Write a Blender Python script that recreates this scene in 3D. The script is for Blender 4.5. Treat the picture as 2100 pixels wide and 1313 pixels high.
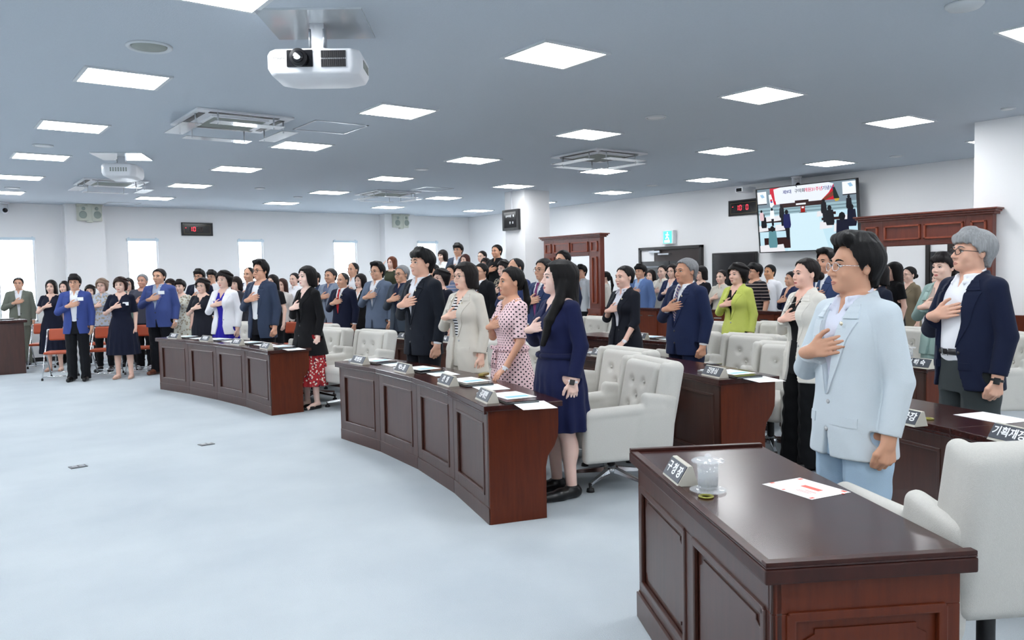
import bpy, bmesh, math, random
import numpy as np
from mathutils import Vector, Matrix
for o in list(bpy.data.objects): bpy.data.objects.remove(o)
SC = bpy.context.scene
COL = SC.collection
PI = math.pi
rnd = random.Random(7)

# ------------------------------------------------------------------ camera, world, exposure
FPX, PITCH, YAW, ROLL = 1650.18, .05561, .64661, -.02101
HC = 1.55; CEIL = 3.17
Fv = np.array([math.cos(PITCH)*math.sin(YAW), math.cos(PITCH)*math.cos(YAW), -math.sin(PITCH)])
R0 = np.array([math.cos(YAW), -math.sin(YAW), 0.]); U0 = np.cross(R0, Fv)
Rv = R0*math.cos(ROLL)+U0*math.sin(ROLL); Uv = -R0*math.sin(ROLL)+U0*math.cos(ROLL)
CAM = np.array([0, 0, HC])
def ray(px, py): return Fv+Rv*(px-1050)/FPX-Uv*(py-656.5)/FPX
def at(px, py, z):
    d = ray(px, py); return CAM+d*((z-HC)/d[2])
def atd(px, py, dep): return CAM+ray(px, py)*dep
def aty(px, py, y):
    d = ray(px, py); return CAM+d*(y/d[1])
cd = bpy.data.cameras.new('camera'); cd.sensor_width = 36; cd.lens = FPX/2100*36; cd.clip_start = .05
cam = bpy.data.objects.new('camera', cd); COL.objects.link(cam)
cam.matrix_world = Matrix(((Rv[0], Uv[0], -Fv[0], 0), (Rv[1], Uv[1], -Fv[1], 0), (Rv[2], Uv[2], -Fv[2], HC), (0, 0, 0, 1)))
SC.camera = cam
SC.view_settings.view_transform = 'Standard'; SC.view_settings.look = 'None'
SC.view_settings.exposure = 0.16; SC.view_settings.gamma = 1; SC.view_settings.use_curve_mapping = False
w = bpy.data.worlds.new('daylight'); SC.world = w; w.use_nodes = True
bg = w.node_tree.nodes['Background']; bg.inputs[0].default_value = (.86, .94, 1, 1); bg.inputs[1].default_value = 26.0
PANEL_L = 24.5      # radiance of the ceiling light panels

# ------------------------------------------------------------------ materials
MATS = {}
def mat(name, col=(.8, .8, .8), rough=.6, metal=0, spec=.5, emit=None, es=0, bump=0, bscale=300, trans=0, var=0, vscale=20, coat=0, sheen=0, ior=1.45, alpha=1, stretch=None):
    if name in MATS: return MATS[name]
    m = bpy.data.materials.new(name); m.use_nodes = True; nt = m.node_tree; b = nt.nodes['Principled BSDF']
    b.inputs['Base Color'].default_value = (*col, 1); b.inputs['Roughness'].default_value = rough
    b.inputs['Metallic'].default_value = metal; b.inputs['Specular IOR Level'].default_value = spec
    b.inputs['Transmission Weight'].default_value = trans; b.inputs['Coat Weight'].default_value = coat
    b.inputs['Sheen Weight'].default_value = sheen; b.inputs['IOR'].default_value = ior; b.inputs['Alpha'].default_value = alpha
    if emit: b.inputs['Emission Color'].default_value = (*emit, 1); b.inputs['Emission Strength'].default_value = es
    if bump or var:
        tc = nt.nodes.new('ShaderNodeTexCoord'); n = nt.nodes.new('ShaderNodeTexNoise'); n.inputs['Detail'].default_value = 4
        src = tc.outputs['Object']
        if stretch:
            mp = nt.nodes.new('ShaderNodeMapping'); mp.inputs['Scale'].default_value = stretch
            nt.links.new(src, mp.inputs[0]); src = mp.outputs[0]
        nt.links.new(src, n.inputs['Vector'])
        if bump:
            n.inputs['Scale'].default_value = bscale; bp = nt.nodes.new('ShaderNodeBump'); bp.inputs['Strength'].default_value = bump; bp.inputs['Distance'].default_value = .002
            nt.links.new(n.outputs[0], bp.inputs['Height']); nt.links.new(bp.outputs[0], b.inputs['Normal'])
        if var:
            n2 = nt.nodes.new('ShaderNodeTexNoise'); n2.inputs['Scale'].default_value = vscale; n2.inputs['Detail'].default_value = 5
            nt.links.new(src, n2.inputs['Vector'])
            mx = nt.nodes.new('ShaderNodeMix'); mx.data_type = 'RGBA'
            mx.inputs[6].default_value = (*[c*(1-var) for c in col], 1); mx.inputs[7].default_value = (*[min(1, c*(1+var)) for c in col], 1)
            nt.links.new(n2.outputs[0], mx.inputs[0]); nt.links.new(mx.outputs[2], b.inputs['Base Color'])
    MATS[name] = m; return m
def srgb(r, g, b):
    return tuple(((c/255)/12.92 if c/255 <= .04045 else ((c/255+.055)/1.055)**2.4) for c in (r, g, b))
def cloth(c, pat=None):
    key = 'cloth_%d_%d_%d' % c+(pat or '')
    if key in MATS: return MATS[key]
    lin = srgb(*c); k_ = .62+.3*min(1, sum(lin)/1.5); g_ = sum(lin)/3; lin = tuple((g_+(v-g_)*.9)*k_ for v in lin)
    m = mat(key, lin, .85, spec=.2, bump=.35, bscale=260, sheen=.04, var=.06, vscale=9)
    if pat:
        nt = m.node_tree; b = nt.nodes['Principled BSDF']; N = nt.nodes.new; L = nt.links.new
        tc = N('ShaderNodeTexCoord'); sp = N('ShaderNodeSeparateXYZ'); L(tc.outputs['Object'], sp.inputs[0])
        def ma(op, a, bb=None, cc=None):
            n = N('ShaderNodeMath'); n.operation = op
            for i, v in enumerate((a, bb, cc)):
                if v is None: continue
                if isinstance(v, (int, float)): n.inputs[i].default_value = v
                else: L(v, n.inputs[i])
            return n.outputs[0]
        mx = N('ShaderNodeMix'); mx.data_type = 'RGBA'; mx.inputs[6].default_value = (*lin, 1)
        if pat == 'dots':
            ang = ma('MULTIPLY', ma('ARCTAN2', sp.outputs[0], ma('MULTIPLY', sp.outputs[1], -1)), .17)
            u = ma('DIVIDE', ang, .040); v = ma('DIVIDE', sp.outputs[2], .040)
            a_ = ma('ADD', u, v); b_ = ma('SUBTRACT', u, v)
            fa = ma('SUBTRACT', ma('FRACT', a_), .5); fb = ma('SUBTRACT', ma('FRACT', b_), .5)
            rr = ma('SQRT', ma('ADD', ma('MULTIPLY', fa, fa), ma('MULTIPLY', fb, fb)))
            fac = ma('LESS_THAN', rr, .23); mx.inputs[7].default_value = (.012, .01, .015, 1)
        elif pat == 'stripes':
            fac = ma('LESS_THAN', ma('FRACT', ma('DIVIDE', sp.outputs[2], .052)), .16); mx.inputs[7].default_value = (.5, .4, .36, 1)
        elif pat == 'bwstripes':
            fac = ma('LESS_THAN', ma('FRACT', ma('DIVIDE', sp.outputs[2], .026)), .45); mx.inputs[7].default_value = (.02, .02, .025, 1)
        elif pat == 'tie':
            fac = ma('LESS_THAN', ma('FRACT', ma('DIVIDE', ma('ADD', sp.outputs[2], ma('MULTIPLY', sp.outputs[0], .8)), .03)), .35); mx.inputs[7].default_value = (.45, .4, .3, 1)
        elif pat == 'redprint':
            vo = N('ShaderNodeTexVoronoi'); vo.inputs['Scale'].default_value = 34; L(tc.outputs['Object'], vo.inputs['Vector'])
            fac = ma('LESS_THAN', vo.outputs['Distance'], .36); cr = N('ShaderNodeValToRGB')
            cr.color_ramp.interpolation = 'CONSTANT'; e = cr.color_ramp.elements
            e[0].color = (.8, .7, .62, 1); e[1].position = .5; e[1].color = (.02, .02, .05, 1); e.new(.72).color = (.8, .7, .6, 1)
            sx = N('ShaderNodeSeparateColor'); L(vo.outputs['Color'], sx.inputs[0]); L(sx.outputs[0], cr.inputs[0]); L(cr.outputs[0], mx.inputs[7])
        elif pat == 'floral':
            vo = N('ShaderNodeTexVoronoi'); vo.inputs['Scale'].default_value = 22; L(tc.outputs['Object'], vo.inputs['Vector'])
            fac = ma('LESS_THAN', vo.outputs['Distance'], .42); mx.inputs[7].default_value = (.35, .3, .22, 1)
        L(fac, mx.inputs[0]); L(mx.outputs[2], b.inputs['Base Color'])
    return m
def wood(name, c1, c2, rough=.28, spec=.5, coat=.0, scale=(1.5, 1.5, 14), dirn=None):
    if name in MATS: return MATS[name]
    m = bpy.data.materials.new(name); m.use_nodes = True; nt = m.node_tree; b = nt.nodes['Principled BSDF']; N = nt.nodes.new; L = nt.links.new
    tc = N('ShaderNodeTexCoord'); mp = N('ShaderNodeMapping'); mp.inputs['Scale'].default_value = scale
    L(tc.outputs['Object'], mp.inputs[0]); n = N('ShaderNodeTexNoise'); n.inputs['Scale'].default_value = 3.2; n.inputs['Detail'].default_value = 8; n.inputs['Roughness'].default_value = .62
    L(mp.outputs[0], n.inputs['Vector']); cr = N('ShaderNodeValToRGB'); cr.color_ramp.elements[0].position = .34; cr.color_ramp.elements[1].position = .68
    cr.color_ramp.elements[0].color = (*c1, 1); cr.color_ramp.elements[1].color = (*c2, 1); L(n.outputs[0], cr.inputs[0]); L(cr.outputs[0], b.inputs['Base Color'])
    b.inputs['Roughness'].default_value = rough; b.inputs['Specular IOR Level'].default_value = spec; b.inputs['Coat Weight'].default_value = coat; b.inputs['Coat Roughness'].default_value = .12
    n3 = N('ShaderNodeTexNoise'); n3.inputs['Scale'].default_value = 4; n3.inputs['Detail'].default_value = 6; L(mp.outputs[0], n3.inputs['Vector'])
    mr = N('ShaderNodeMapRange'); mr.inputs[3].default_value = rough*.95; mr.inputs[4].default_value = rough*1.08; L(n3.outputs[0], mr.inputs[0]); L(mr.outputs[0], b.inputs['Roughness'])
    MATS[name] = m; return m
M_wood = wood('mahogany', srgb(58, 30, 23), srgb(72, 39, 29), .3, spec=.7, scale=(10, 10, 1.0))
M_woodtop = wood('mahogany_top', srgb(46, 20, 18), srgb(60, 27, 23), .22, spec=.42, coat=.06, scale=(9, 2, 9))
M_edge = wood('mahogany_edge', srgb(46, 19, 15), srgb(60, 26, 19), .34, spec=.3, scale=(8, 8, 2))
M_woodred = wood('mahogany_end', srgb(80, 31, 14), srgb(94, 39, 17), .34, spec=.3, scale=(12, 12, 1.1))
M_ptrim = wood('cherry_trim', srgb(118, 52, 32), srgb(136, 64, 40), .3, scale=(10, 10, 1.2))
M_portal = wood('cherry', srgb(88, 36, 24), srgb(106, 47, 31), .32, scale=(10, 10, 1.2))
M_wall = mat('wall_paint', srgb(240, 240, 241), .9, bump=.25, bscale=500, spec=.1)
M_ceil = mat('ceiling_board', srgb(192, 200, 209), .95, bump=.6, bscale=120, spec=.05, var=.035, vscale=60)
M_dark = mat('black_gloss', (.008, .008, .01), .12)
M_black = mat('black_plastic', (.014, .014, .016), .45)
M_chrome = mat('chrome', (.75, .76, .78), .14, metal=1)
M_steel = mat('brushed_steel', (.5, .52, .55), .32, metal=1)
M_white = mat('white_plastic', srgb(226, 228, 232), .4)
M_paper = mat('paper', srgb(246, 248, 250), .8, spec=.1)
M_frame = mat('panel_frame', srgb(205, 210, 214), .5)
M_light = mat('light_panel', (1, 1, 1), .5, emit=(.965, .985, 1), es=PANEL_L)
M_fab = mat('chair_fabric', srgb(203, 201, 195), .9, spec=.1, bump=.8, bscale=420, var=.07, vscale=160, sheen=.1)
M_orange = mat('orange_vinyl', srgb(176, 78, 46), .42, var=.08, vscale=12)
M_glass = mat('clear_glass', (1, 1, 1), .02, trans=1, ior=1.45)
M_plate = mat('plate_stone', srgb(196, 192, 180), .4)
M_platef = mat('plate_face', srgb(58, 64, 74), .35)
M_ink = mat('white_ink', (.92, .93, .95), .5)
M_red = mat('red_led', (.3, 0, 0), .4, emit=(1, .04, .07), es=2.2)
M_reddim = mat('dim_led', (.035, .004, .006), .4)
M_acgrill = mat('ac_grille', srgb(150, 156, 150), .6)
def carpet():
    m = mat('carpet', srgb(198, 208, 212), .95, spec=.05)
    nt = m.node_tree; b = nt.nodes['Principled BSDF']; N = nt.nodes.new; L = nt.links.new
    tc = N('ShaderNodeTexCoord'); n = N('ShaderNodeTexNoise'); n.inputs['Scale'].default_value = 1.1; n.inputs['Detail'].default_value = 6
    n2 = N('ShaderNodeTexNoise'); n2.inputs['Scale'].default_value = 260; n2.inputs['Detail'].default_value = 3
    L(tc.outputs['Object'], n.inputs[0]); L(tc.outputs['Object'], n2.inputs[0])
    cr = N('ShaderNodeValToRGB'); cr.color_ramp.elements[0].position = .3; cr.color_ramp.elements[1].position = .7
    cr.color_ramp.elements[0].color = (*srgb(186, 195, 202), 1); cr.color_ramp.elements[1].color = (*srgb(200, 208, 213), 1)
    L(n.outputs[0], cr.inputs[0])
    mx = N('ShaderNodeMix'); mx.data_type = 'RGBA'; mx.blend_type = 'MULTIPLY'; mx.inputs[0].default_value = .2
    L(cr.outputs[0], mx.inputs[6]); L(n2.outputs[0], mx.inputs[7]); L(mx.outputs[2], b.inputs['Base Color'])
    bp = N('ShaderNodeBump'); bp.inputs['Strength'].default_value = .7; bp.inputs['Distance'].default_value = .004; L(n2.outputs[0], bp.inputs['Height']); L(bp.outputs[0], b.inputs['Normal'])
    return m
M_carpet = carpet()

# ------------------------------------------------------------------ mesh helpers
class MB:
    """collects vertices and faces of one mesh"""
    def __init__(s): s.v = []; s.f = []; s.m = []; s.sm = []
    def add(s, vs, fs, mi=0, smooth=False):
        o = len(s.v); s.v += [tuple(map(float, p)) for p in vs]; s.f += [tuple(i+o for i in f) for f in fs]; s.m += [mi]*len(fs); s.sm += [smooth]*len(fs); return s
    def box(s, lo, hi, mi=0):
        x0, y0, z0 = lo; x1, y1, z1 = hi
        return s.add([(x0, y0, z0), (x1, y0, z0), (x1, y1, z0), (x0, y1, z0), (x0, y0, z1), (x1, y0, z1), (x1, y1, z1), (x0, y1, z1)],
                     [(0, 3, 2, 1), (4, 5, 6, 7), (0, 1, 5, 4), (1, 2, 6, 5), (2, 3, 7, 6), (3, 0, 4, 7)], mi)
    def obox(s, c, ux, uy, uz, h, mi=0):
        c = np.array(c, float); A = [np.array(u, float)*k for u, k in zip((ux, uy, uz), h)]
        vs = [c+a*A[0]+b*A[1]+d*A[2] for d in (-1, 1) for a, b in ((-1, -1), (1, -1), (1, 1), (-1, 1))]
        return s.add(vs, [(0, 3, 2, 1), (4, 5, 6, 7), (0, 1, 5, 4), (1, 2, 6, 5), (2, 3, 7, 6), (3, 0, 4, 7)], mi)
    def prism(s, pts, a, b, mi=0):
        """polygon pts (3d) extruded by vector from offset a to b"""
        n = len(pts); P = [np.array(p, float) for p in pts]; a = np.array(a, float); b = np.array(b, float)
        return s.add([p+a for p in P]+[p+b for p in P], [tuple(range(n))[::-1], tuple(range(n, 2*n))]+[(i, (i+1) % n, n+(i+1) % n, n+i) for i in range(n)], mi)
    def tube(s, pts, r, n=8, mi=0, flat=1.0):
        P = [np.array(p, float) for p in pts]; rr = r if hasattr(r, '__len__') else [r]*len(P); vs = []; fs = []
        up = None
        for i, p in enumerate(P):
            t = P[min(i+1, len(P)-1)]-P[max(i-1, 0)]; t = t/(np.linalg.norm(t)+1e-9)
            if up is None:
                up = np.array([0, 0, 1.]) if abs(t[2]) < .9 else np.array([0, 1., 0])
            a = np.cross(t, up); a /= np.linalg.norm(a)+1e-9; b = np.cross(a, t); up = b
            for k in range(n):
                q = 2*PI*k/n; vs.append(p+rr[i]*(a*math.cos(q)+b*math.sin(q)*flat))
        for i in range(len(P)-1):
            for k in range(n): fs.append((i*n+k, i*n+(k+1) % n, (i+1)*n+(k+1) % n, (i+1)*n+k))
        fs.append(tuple(range(n))[::-1]); fs.append(tuple((len(P)-1)*n+k for k in range(n)))
        return s.add(vs, fs, mi, True)
    def lathe(s, prof, c=(0, 0, 0), n=24, mi=0, axis=2, smooth=True):
        vs = []; fs = []
        for r, z in prof:
            for k in range(n):
                q = 2*PI*k/n; p = [r*math.cos(q), r*math.sin(q), z]
                if axis == 1: p = [p[0], p[2], p[1]]
                if axis == 0: p = [p[2], p[0], p[1]]
                vs.append((p[0]+c[0], p[1]+c[1], p[2]+c[2]))
        m = len(prof)
        for i in range(m-1):
            for k in range(n): fs.append((i*n+k, i*n+(k+1) % n, (i+1)*n+(k+1) % n, (i+1)*n+k))
        fs.append(tuple(range(n))[::-1]); fs.append(tuple((m-1)*n+k for k in range(n)))
        return s.add(vs, fs, mi, smooth)
    def sph(s, c, r, nu=16, nv=10, mi=0):
        vs = []; fs = []
        for j in range(nv+1):
            t = PI*j/nv
            for i in range(nu):
                p = 2*PI*i/nu; vs.append((c[0]+r[0]*math.sin(t)*math.cos(p), c[1]+r[1]*math.sin(t)*math.sin(p), c[2]+r[2]*math.cos(t)))
        for j in range(nv):
            for i in range(nu): fs.append((j*nu+i, (j+1)*nu+i, (j+1)*nu+(i+1) % nu, j*nu+(i+1) % nu))
        return s.add(vs, fs, mi, True)
    def mesh(s, name, mats, bevel=0):
        me = bpy.data.meshes.new(name); me.from_pydata(s.v, [], s.f)
        for m in (mats if isinstance(mats, (list, tuple)) else [mats]): me.materials.append(m)
        me.polygons.foreach_set('material_index', s.m); me.polygons.foreach_set('use_smooth', s.sm)
        bm = bmesh.new(); bm.from_mesh(me); bmesh.ops.recalc_face_normals(bm, faces=bm.faces)
        if bevel:
            es = [e for e in bm.edges if len(e.link_faces) == 2 and e.calc_face_angle(0) > .5]
            bmesh.ops.bevel(bm, geom=es, offset=bevel, segments=2, affect='EDGES', profile=.6, clamp_overlap=True)
        bm.to_mesh(me); bm.free(); me.update(); return me
    def obj(s, name, mats, parent=None, bevel=0):
        return mkobj(name, s.mesh(name, mats, bevel), parent)
def mkobj(name, me, parent=None):
    o = bpy.data.objects.new(name, me); COL.objects.link(o)
    if parent is not None: o.parent = parent
    return o
def tag(o, label, cat, group=None, kind=None):
    if label: o['label'] = label
    if cat: o['category'] = cat
    if group: o['group'] = group
    if kind: o['kind'] = kind
    return o
def empty(name, loc=(0, 0, 0), rz=0):
    o = bpy.data.objects.new(name, None); COL.objects.link(o); o.location = loc; o.rotation_euler = (0, 0, rz); o.empty_display_size = .1; return o
def structure(o): o['kind'] = 'structure'; return o
def dup(root, loc, rz, label=None, group=None):
    def cp(o, par):
        c = o.copy(); COL.objects.link(c)
        if par is not None: c.parent = par
        for ch in list(o.children): cp(ch, c)
        return c
    r = cp(root, None); r.location = loc; r.rotation_euler = (0, 0, rz)
    if label: r['label'] = label
    if group: r['group'] = group
    return r
FONT = None
def text_mesh(txt, size, depth=.0015, bold=0.0):
    cu = bpy.data.curves.new('t', 'FONT'); cu.body = txt; cu.size = size; cu.extrude = depth; cu.offset = bold
    cu.align_x = 'CENTER'; cu.align_y = 'CENTER'
    o = bpy.data.objects.new('t', cu); COL.objects.link(o)
    dg = bpy.context.evaluated_depsgraph_get(); me = bpy.data.meshes.new_from_object(o.evaluated_get(dg))
    bpy.data.objects.remove(o); return me
def text_obj(name, txt, size, m, parent, loc, ux, uz, depth=.001, bold=0.0):
    """text in the plane spanned by ux (reading direction) and uz (up)"""
    me = text_mesh(txt, size, depth, bold); me.materials.clear(); me.materials.append(m)
    o = mkobj(name, me, parent); ux = Vector(ux).normalized(); uz = Vector(uz).normalized(); n = ux.cross(uz)
    M = Matrix((ux, uz, n)).transposed().to_4x4(); M.translation = Vector(loc); o.matrix_local = M; return o

# ------------------------------------------------------------------ the room
WY = 18.6
XL, YF = -9.0, -4.0
def wallx(y): return 12.95-(y-5.6)*.35/13.0
structure(MB().box((XL, YF, -.1), (14, WY+.3, 0)).obj('floor', M_carpet))
structure(MB().box((XL, YF, CEIL), (14, WY+.3, CEIL+.1)).obj('ceiling', M_ceil))
wb = MB(); wins = [(-5.58, -4.96), (-3.22, -2.60), (-.86, -.24), (1.50, 2.14), (3.84, 4.46), (6.19, 6.78), (8.55, 9.18), (10.95, 11.56)]
WZ0, WZ1 = .82, 2.5
px_ = XL
for a, b in wins:
    wb.box((px_, WY, 0), (a, WY+.25, CEIL)); wb.box((a, WY, 0), (b, WY+.25, WZ0)); wb.box((a, WY, WZ1), (b, WY+.25, CEIL)); px_ = b
wb.box((px_, WY, 0), (13.2, WY+.25, CEIL))
structure(wb.obj('wall_back', M_wall))
structure(MB().box((XL-.1, YF, 0), (XL, WY, CEIL)).obj('wall_left', M_wall))
structure(MB().box((XL, YF-.1, 0), (14, YF, CEIL)).obj('wall_front', M_wall))
y0_, y1_ = YF, WY
structure(MB().prism([(wallx(y0_), y0_, 0), (wallx(y1_), y1_, 0), (wallx(y1_)+.4, y1_, 0), (wallx(y0_)+.4, y0_, 0)], (0, 0, 0), (0, 0, CEIL)).obj('wall_right', M_wall))
structure(MB().box((2.66, WY-.28, 0), (3.38, WY, CEIL)).obj('trim_1', M_wall))
structure(MB().box((9.84, WY-.28, 0), (10.72, WY, CEIL)).obj('trim_2', M_wall))
structure(MB().box((9.50, 12.12, 0), (10.12, 12.74, CEIL)).obj('trim_3', M_wall))
structure(MB().box((9.79, 3.52, 0), (10.45, 4.18, CEIL)).obj('trim_4', M_wall))
structure(MB().box((XL, WY-.015, 0), (12.6, WY, .1)).obj('baseboard_back', M_black))
structure(MB().box((7.3, 12.9, 0), (12.55, WY-.3, .4)).obj('trim_5', M_carpet))
M_blind = mat('roller_blind', srgb(210, 225, 235), .8, trans=0)
for i, (a, b) in enumerate(wins):
    f = MB()
    for lo, hi in (((a, WY+.03, WZ0), (a+.03, WY+.1, WZ1)), ((b-.03, WY+.03, WZ0), (b, WY+.1, WZ1)), ((a, WY+.03, WZ0), (b, WY+.1, WZ0+.03)), ((a, WY+.03, WZ1-.03), (b, WY+.1, WZ1))): f.box(lo, hi)
    fo = structure(f.obj('window_%d' % (i+1), M_white))
    MB().box((a+.03, WY+.06, WZ0+.03), (b-.03, WY+.065, WZ1-.03)).obj('pane', M_glass, fo)
    h = MB().box((a-.01, WY-.05, WZ1-.055), (b+.01, WY, WZ1-.0)); h.box((a+.02, WY-.03, WZ1+.002), (a+.05, WY, WZ1+.02)); h.box((b-.05, WY-.03, WZ1+.002), (b-.02, WY, WZ1+.02))
    h.obj('blind_roll', M_blind, fo)
    MB().box((a-.02, WY-.06, WZ0-.03), (b+.02, WY, WZ0)).obj('sill', M_white, fo)

# ceiling light panels
GX, GY, SX, SY = 3.930, 4.610, 2.511, 2.374
pm = MB().box((-.285, -.24, -.012), (.285, .24, -.008)).mesh('diffuser', M_light)
fr = MB()
for lo, hi in (((-.315, -.27, -.012), (.315, -.24, 0)), ((-.315, .24, -.012), (.315, .27, 0)), ((-.315, -.24, -.012), (-.285, .24, 0)), ((.285, -.24, -.012), (.315, .24, 0))): fr.box(lo, hi)
frm = fr.mesh('frame', M_frame)
names = {-1: 'leftmost line', 0: 'second line from the left', 1: 'third line from the left', 2: 'fourth line from the left', 3: 'rightmost line'}
ordn = ['nearest', 'second nearest', 'third nearest', 'fourth nearest', 'fifth nearest', 'sixth nearest', 'seventh nearest']
for i in range(-4, 4):
    n = 0
    for j in range(-3, 6):
        x = GX+i*SX+(.05 if i < 0 else 0); y = GY+j*SY
        if (i, j) in ((1, -1), ): pass
        q = np.array([x, y, CEIL])-CAM; dep = q@Fv
        vis = dep > .5 and -80 < 1050+FPX*(q@Rv)/dep < 2180 and 656-FPX*(q@Uv)/dep > -50
        if not vis and not (-4 <= i <= 3): continue
        e = empty('ceiling_light', (x, y, CEIL)); mkobj('frame', frm, e); mkobj('diffuser', pm, e)
        if vis and i in names:
            lab = 'square white ceiling light panel, %s in the %s' % (ordn[n], names[i]); n += 1
        else: lab = 'square white ceiling light panel outside the picture'
        tag(e, lab, 'ceiling light', 'ceiling light panels')

# ceiling round speakers
def ceiling_round(px, py, r, label):
    p = at(px, py, CEIL); o = empty('ceiling_speaker', (p[0], p[1], CEIL)); tag(o, label, 'speaker', 'round ceiling speakers')
    MB().lathe([(r, 0), (r, -.008), (r*.93, -.016), (r*.8, -.006), (r*.78, -.0)], n=32).obj('rim', M_frame, o)
    MB().lathe([(r*.78, 0), (r*.74, -.01), (r*.3, -.013), (.001, -.013)], n=32).obj('grille', M_acgrill if r > .12 else M_white, o)
for a in ((306, 95, .15, 'large round ceiling speaker at upper left beyond the top light panel'), (88, 298, .11, 'round ceiling speaker above the left window'), (1345, 240, .11, 'round ceiling speaker at upper right of centre'),
          (864, 347, .11, 'round ceiling speaker in the middle of the ceiling'), (25, 385, .11, 'round ceiling speaker at the far left edge'), (1337, 380, .11, 'round ceiling speaker near the doors wall'),
          (533, 386, .09, 'small round ceiling fitting above the far wall clock'), (1837, 320, .09, 'small round ceiling fitting above the television'), (611, 404, .09, 'small round ceiling fitting far back in the middle'), (2068, 222, .07, 'small round ceiling fitting beside the right pillar')):
    ceiling_round(*a)
p = at(1978, 8, CEIL); o = tag(empty('smoke_detector', (p[0], p[1], CEIL)), 'round grey ceiling detector at the top right corner', 'smoke detector')
MB().lathe([(.11, 0), (.11, -.012), (.09, -.03), (.03, -.035), (.001, -.035)], n=32).obj('cover', M_frame, o)

# air conditioner cassettes
def cassette(px, py, lab, s=.47):
    p = at(px, py, CEIL); o = tag(empty('air_conditioner', (p[0], p[1], CEIL)), lab, 'air conditioner', 'ceiling air conditioners')
    b = MB().box((-s, -s, -.02), (s, s, 0)); b.obj('panel', M_white, o, .004)
    b = MB()
    for k in (-1, 1):
        b.box((-s*.72, k*s*.83-.03, -.024), (s*.72, k*s*.83+.03, -.018)); b.box((k*s*.83-.03, -s*.72, -.024), (k*s*.83+.03, s*.72, -.018))
    b.obj('air_slot', M_black, o)
    g = MB().box((-s*.6, -s*.6, -.035), (s*.6, s*.6, -.02)); g.obj('grille_frame', M_white, o, .004)
    g = MB()
    for k in range(17): y = -s*.52+k*s*1.04/16; g.box((-s*.54, y-.006, -.042), (s*.54, y+.006, -.034))
    g.obj('grille', M_acgrill, o)
    for k, (cx, cy, hx, hy) in enumerate(((0, -s*1.02, s*.72, .09), (0, s*1.02, s*.72, .09), (-s*1.02, 0, .09, s*.72), (s*1.02, 0, .09, s*.72))):
        d = MB().box((cx-hx, cy-hy, -.125), (cx+hx, cy+hy, -.12)).obj('wind_deflector', mat('clear_acrylic', (.9, .93, .96), .08, trans=.85, ior=1.3), o)
        r = MB()
        for t in (-1, 1):
            qx, qy = (cx+t*hx*.8, cy*.9) if hx > hy else (cx*.9, cy+t*hy*.8)
            r.tube([(qx, qy, -.01), (qx, qy, -.13)], .008, 6)
        r.obj('bracket', M_steel, d)
cassette(475, 247, 'ceiling air conditioner left of centre with clear wind deflectors'); cassette(228, 374, 'ceiling air conditioner behind the far projector')
cassette(1228, 318, 'ceiling air conditioner right of centre with clear deflectors'); cassette(795, 396, 'farthest ceiling air conditioner in the middle')
for px, py, s, lab in ((678, 261, .3, 'square access hatch frame beside the left air conditioner'), (250, 418, .3, 'access hatch over the far wall at left'), (885, 388, .3, 'access hatch near the farthest air conditioner')):
    p = at(px, py, CEIL); f = MB()
    for lo, hi in (((-s, -s, -.006), (s, -s+.02, 0)), ((-s, s-.02, -.006), (s, s, 0)), ((-s, -s, -.006), (-s+.02, s, 0)), ((s-.02, -s, -.006), (s, s, 0))): f.box(lo, hi)
    o = f.obj('access_hatch', M_steel); o.location = (p[0], p[1], CEIL); tag(o, lab, 'hatch')

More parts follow.
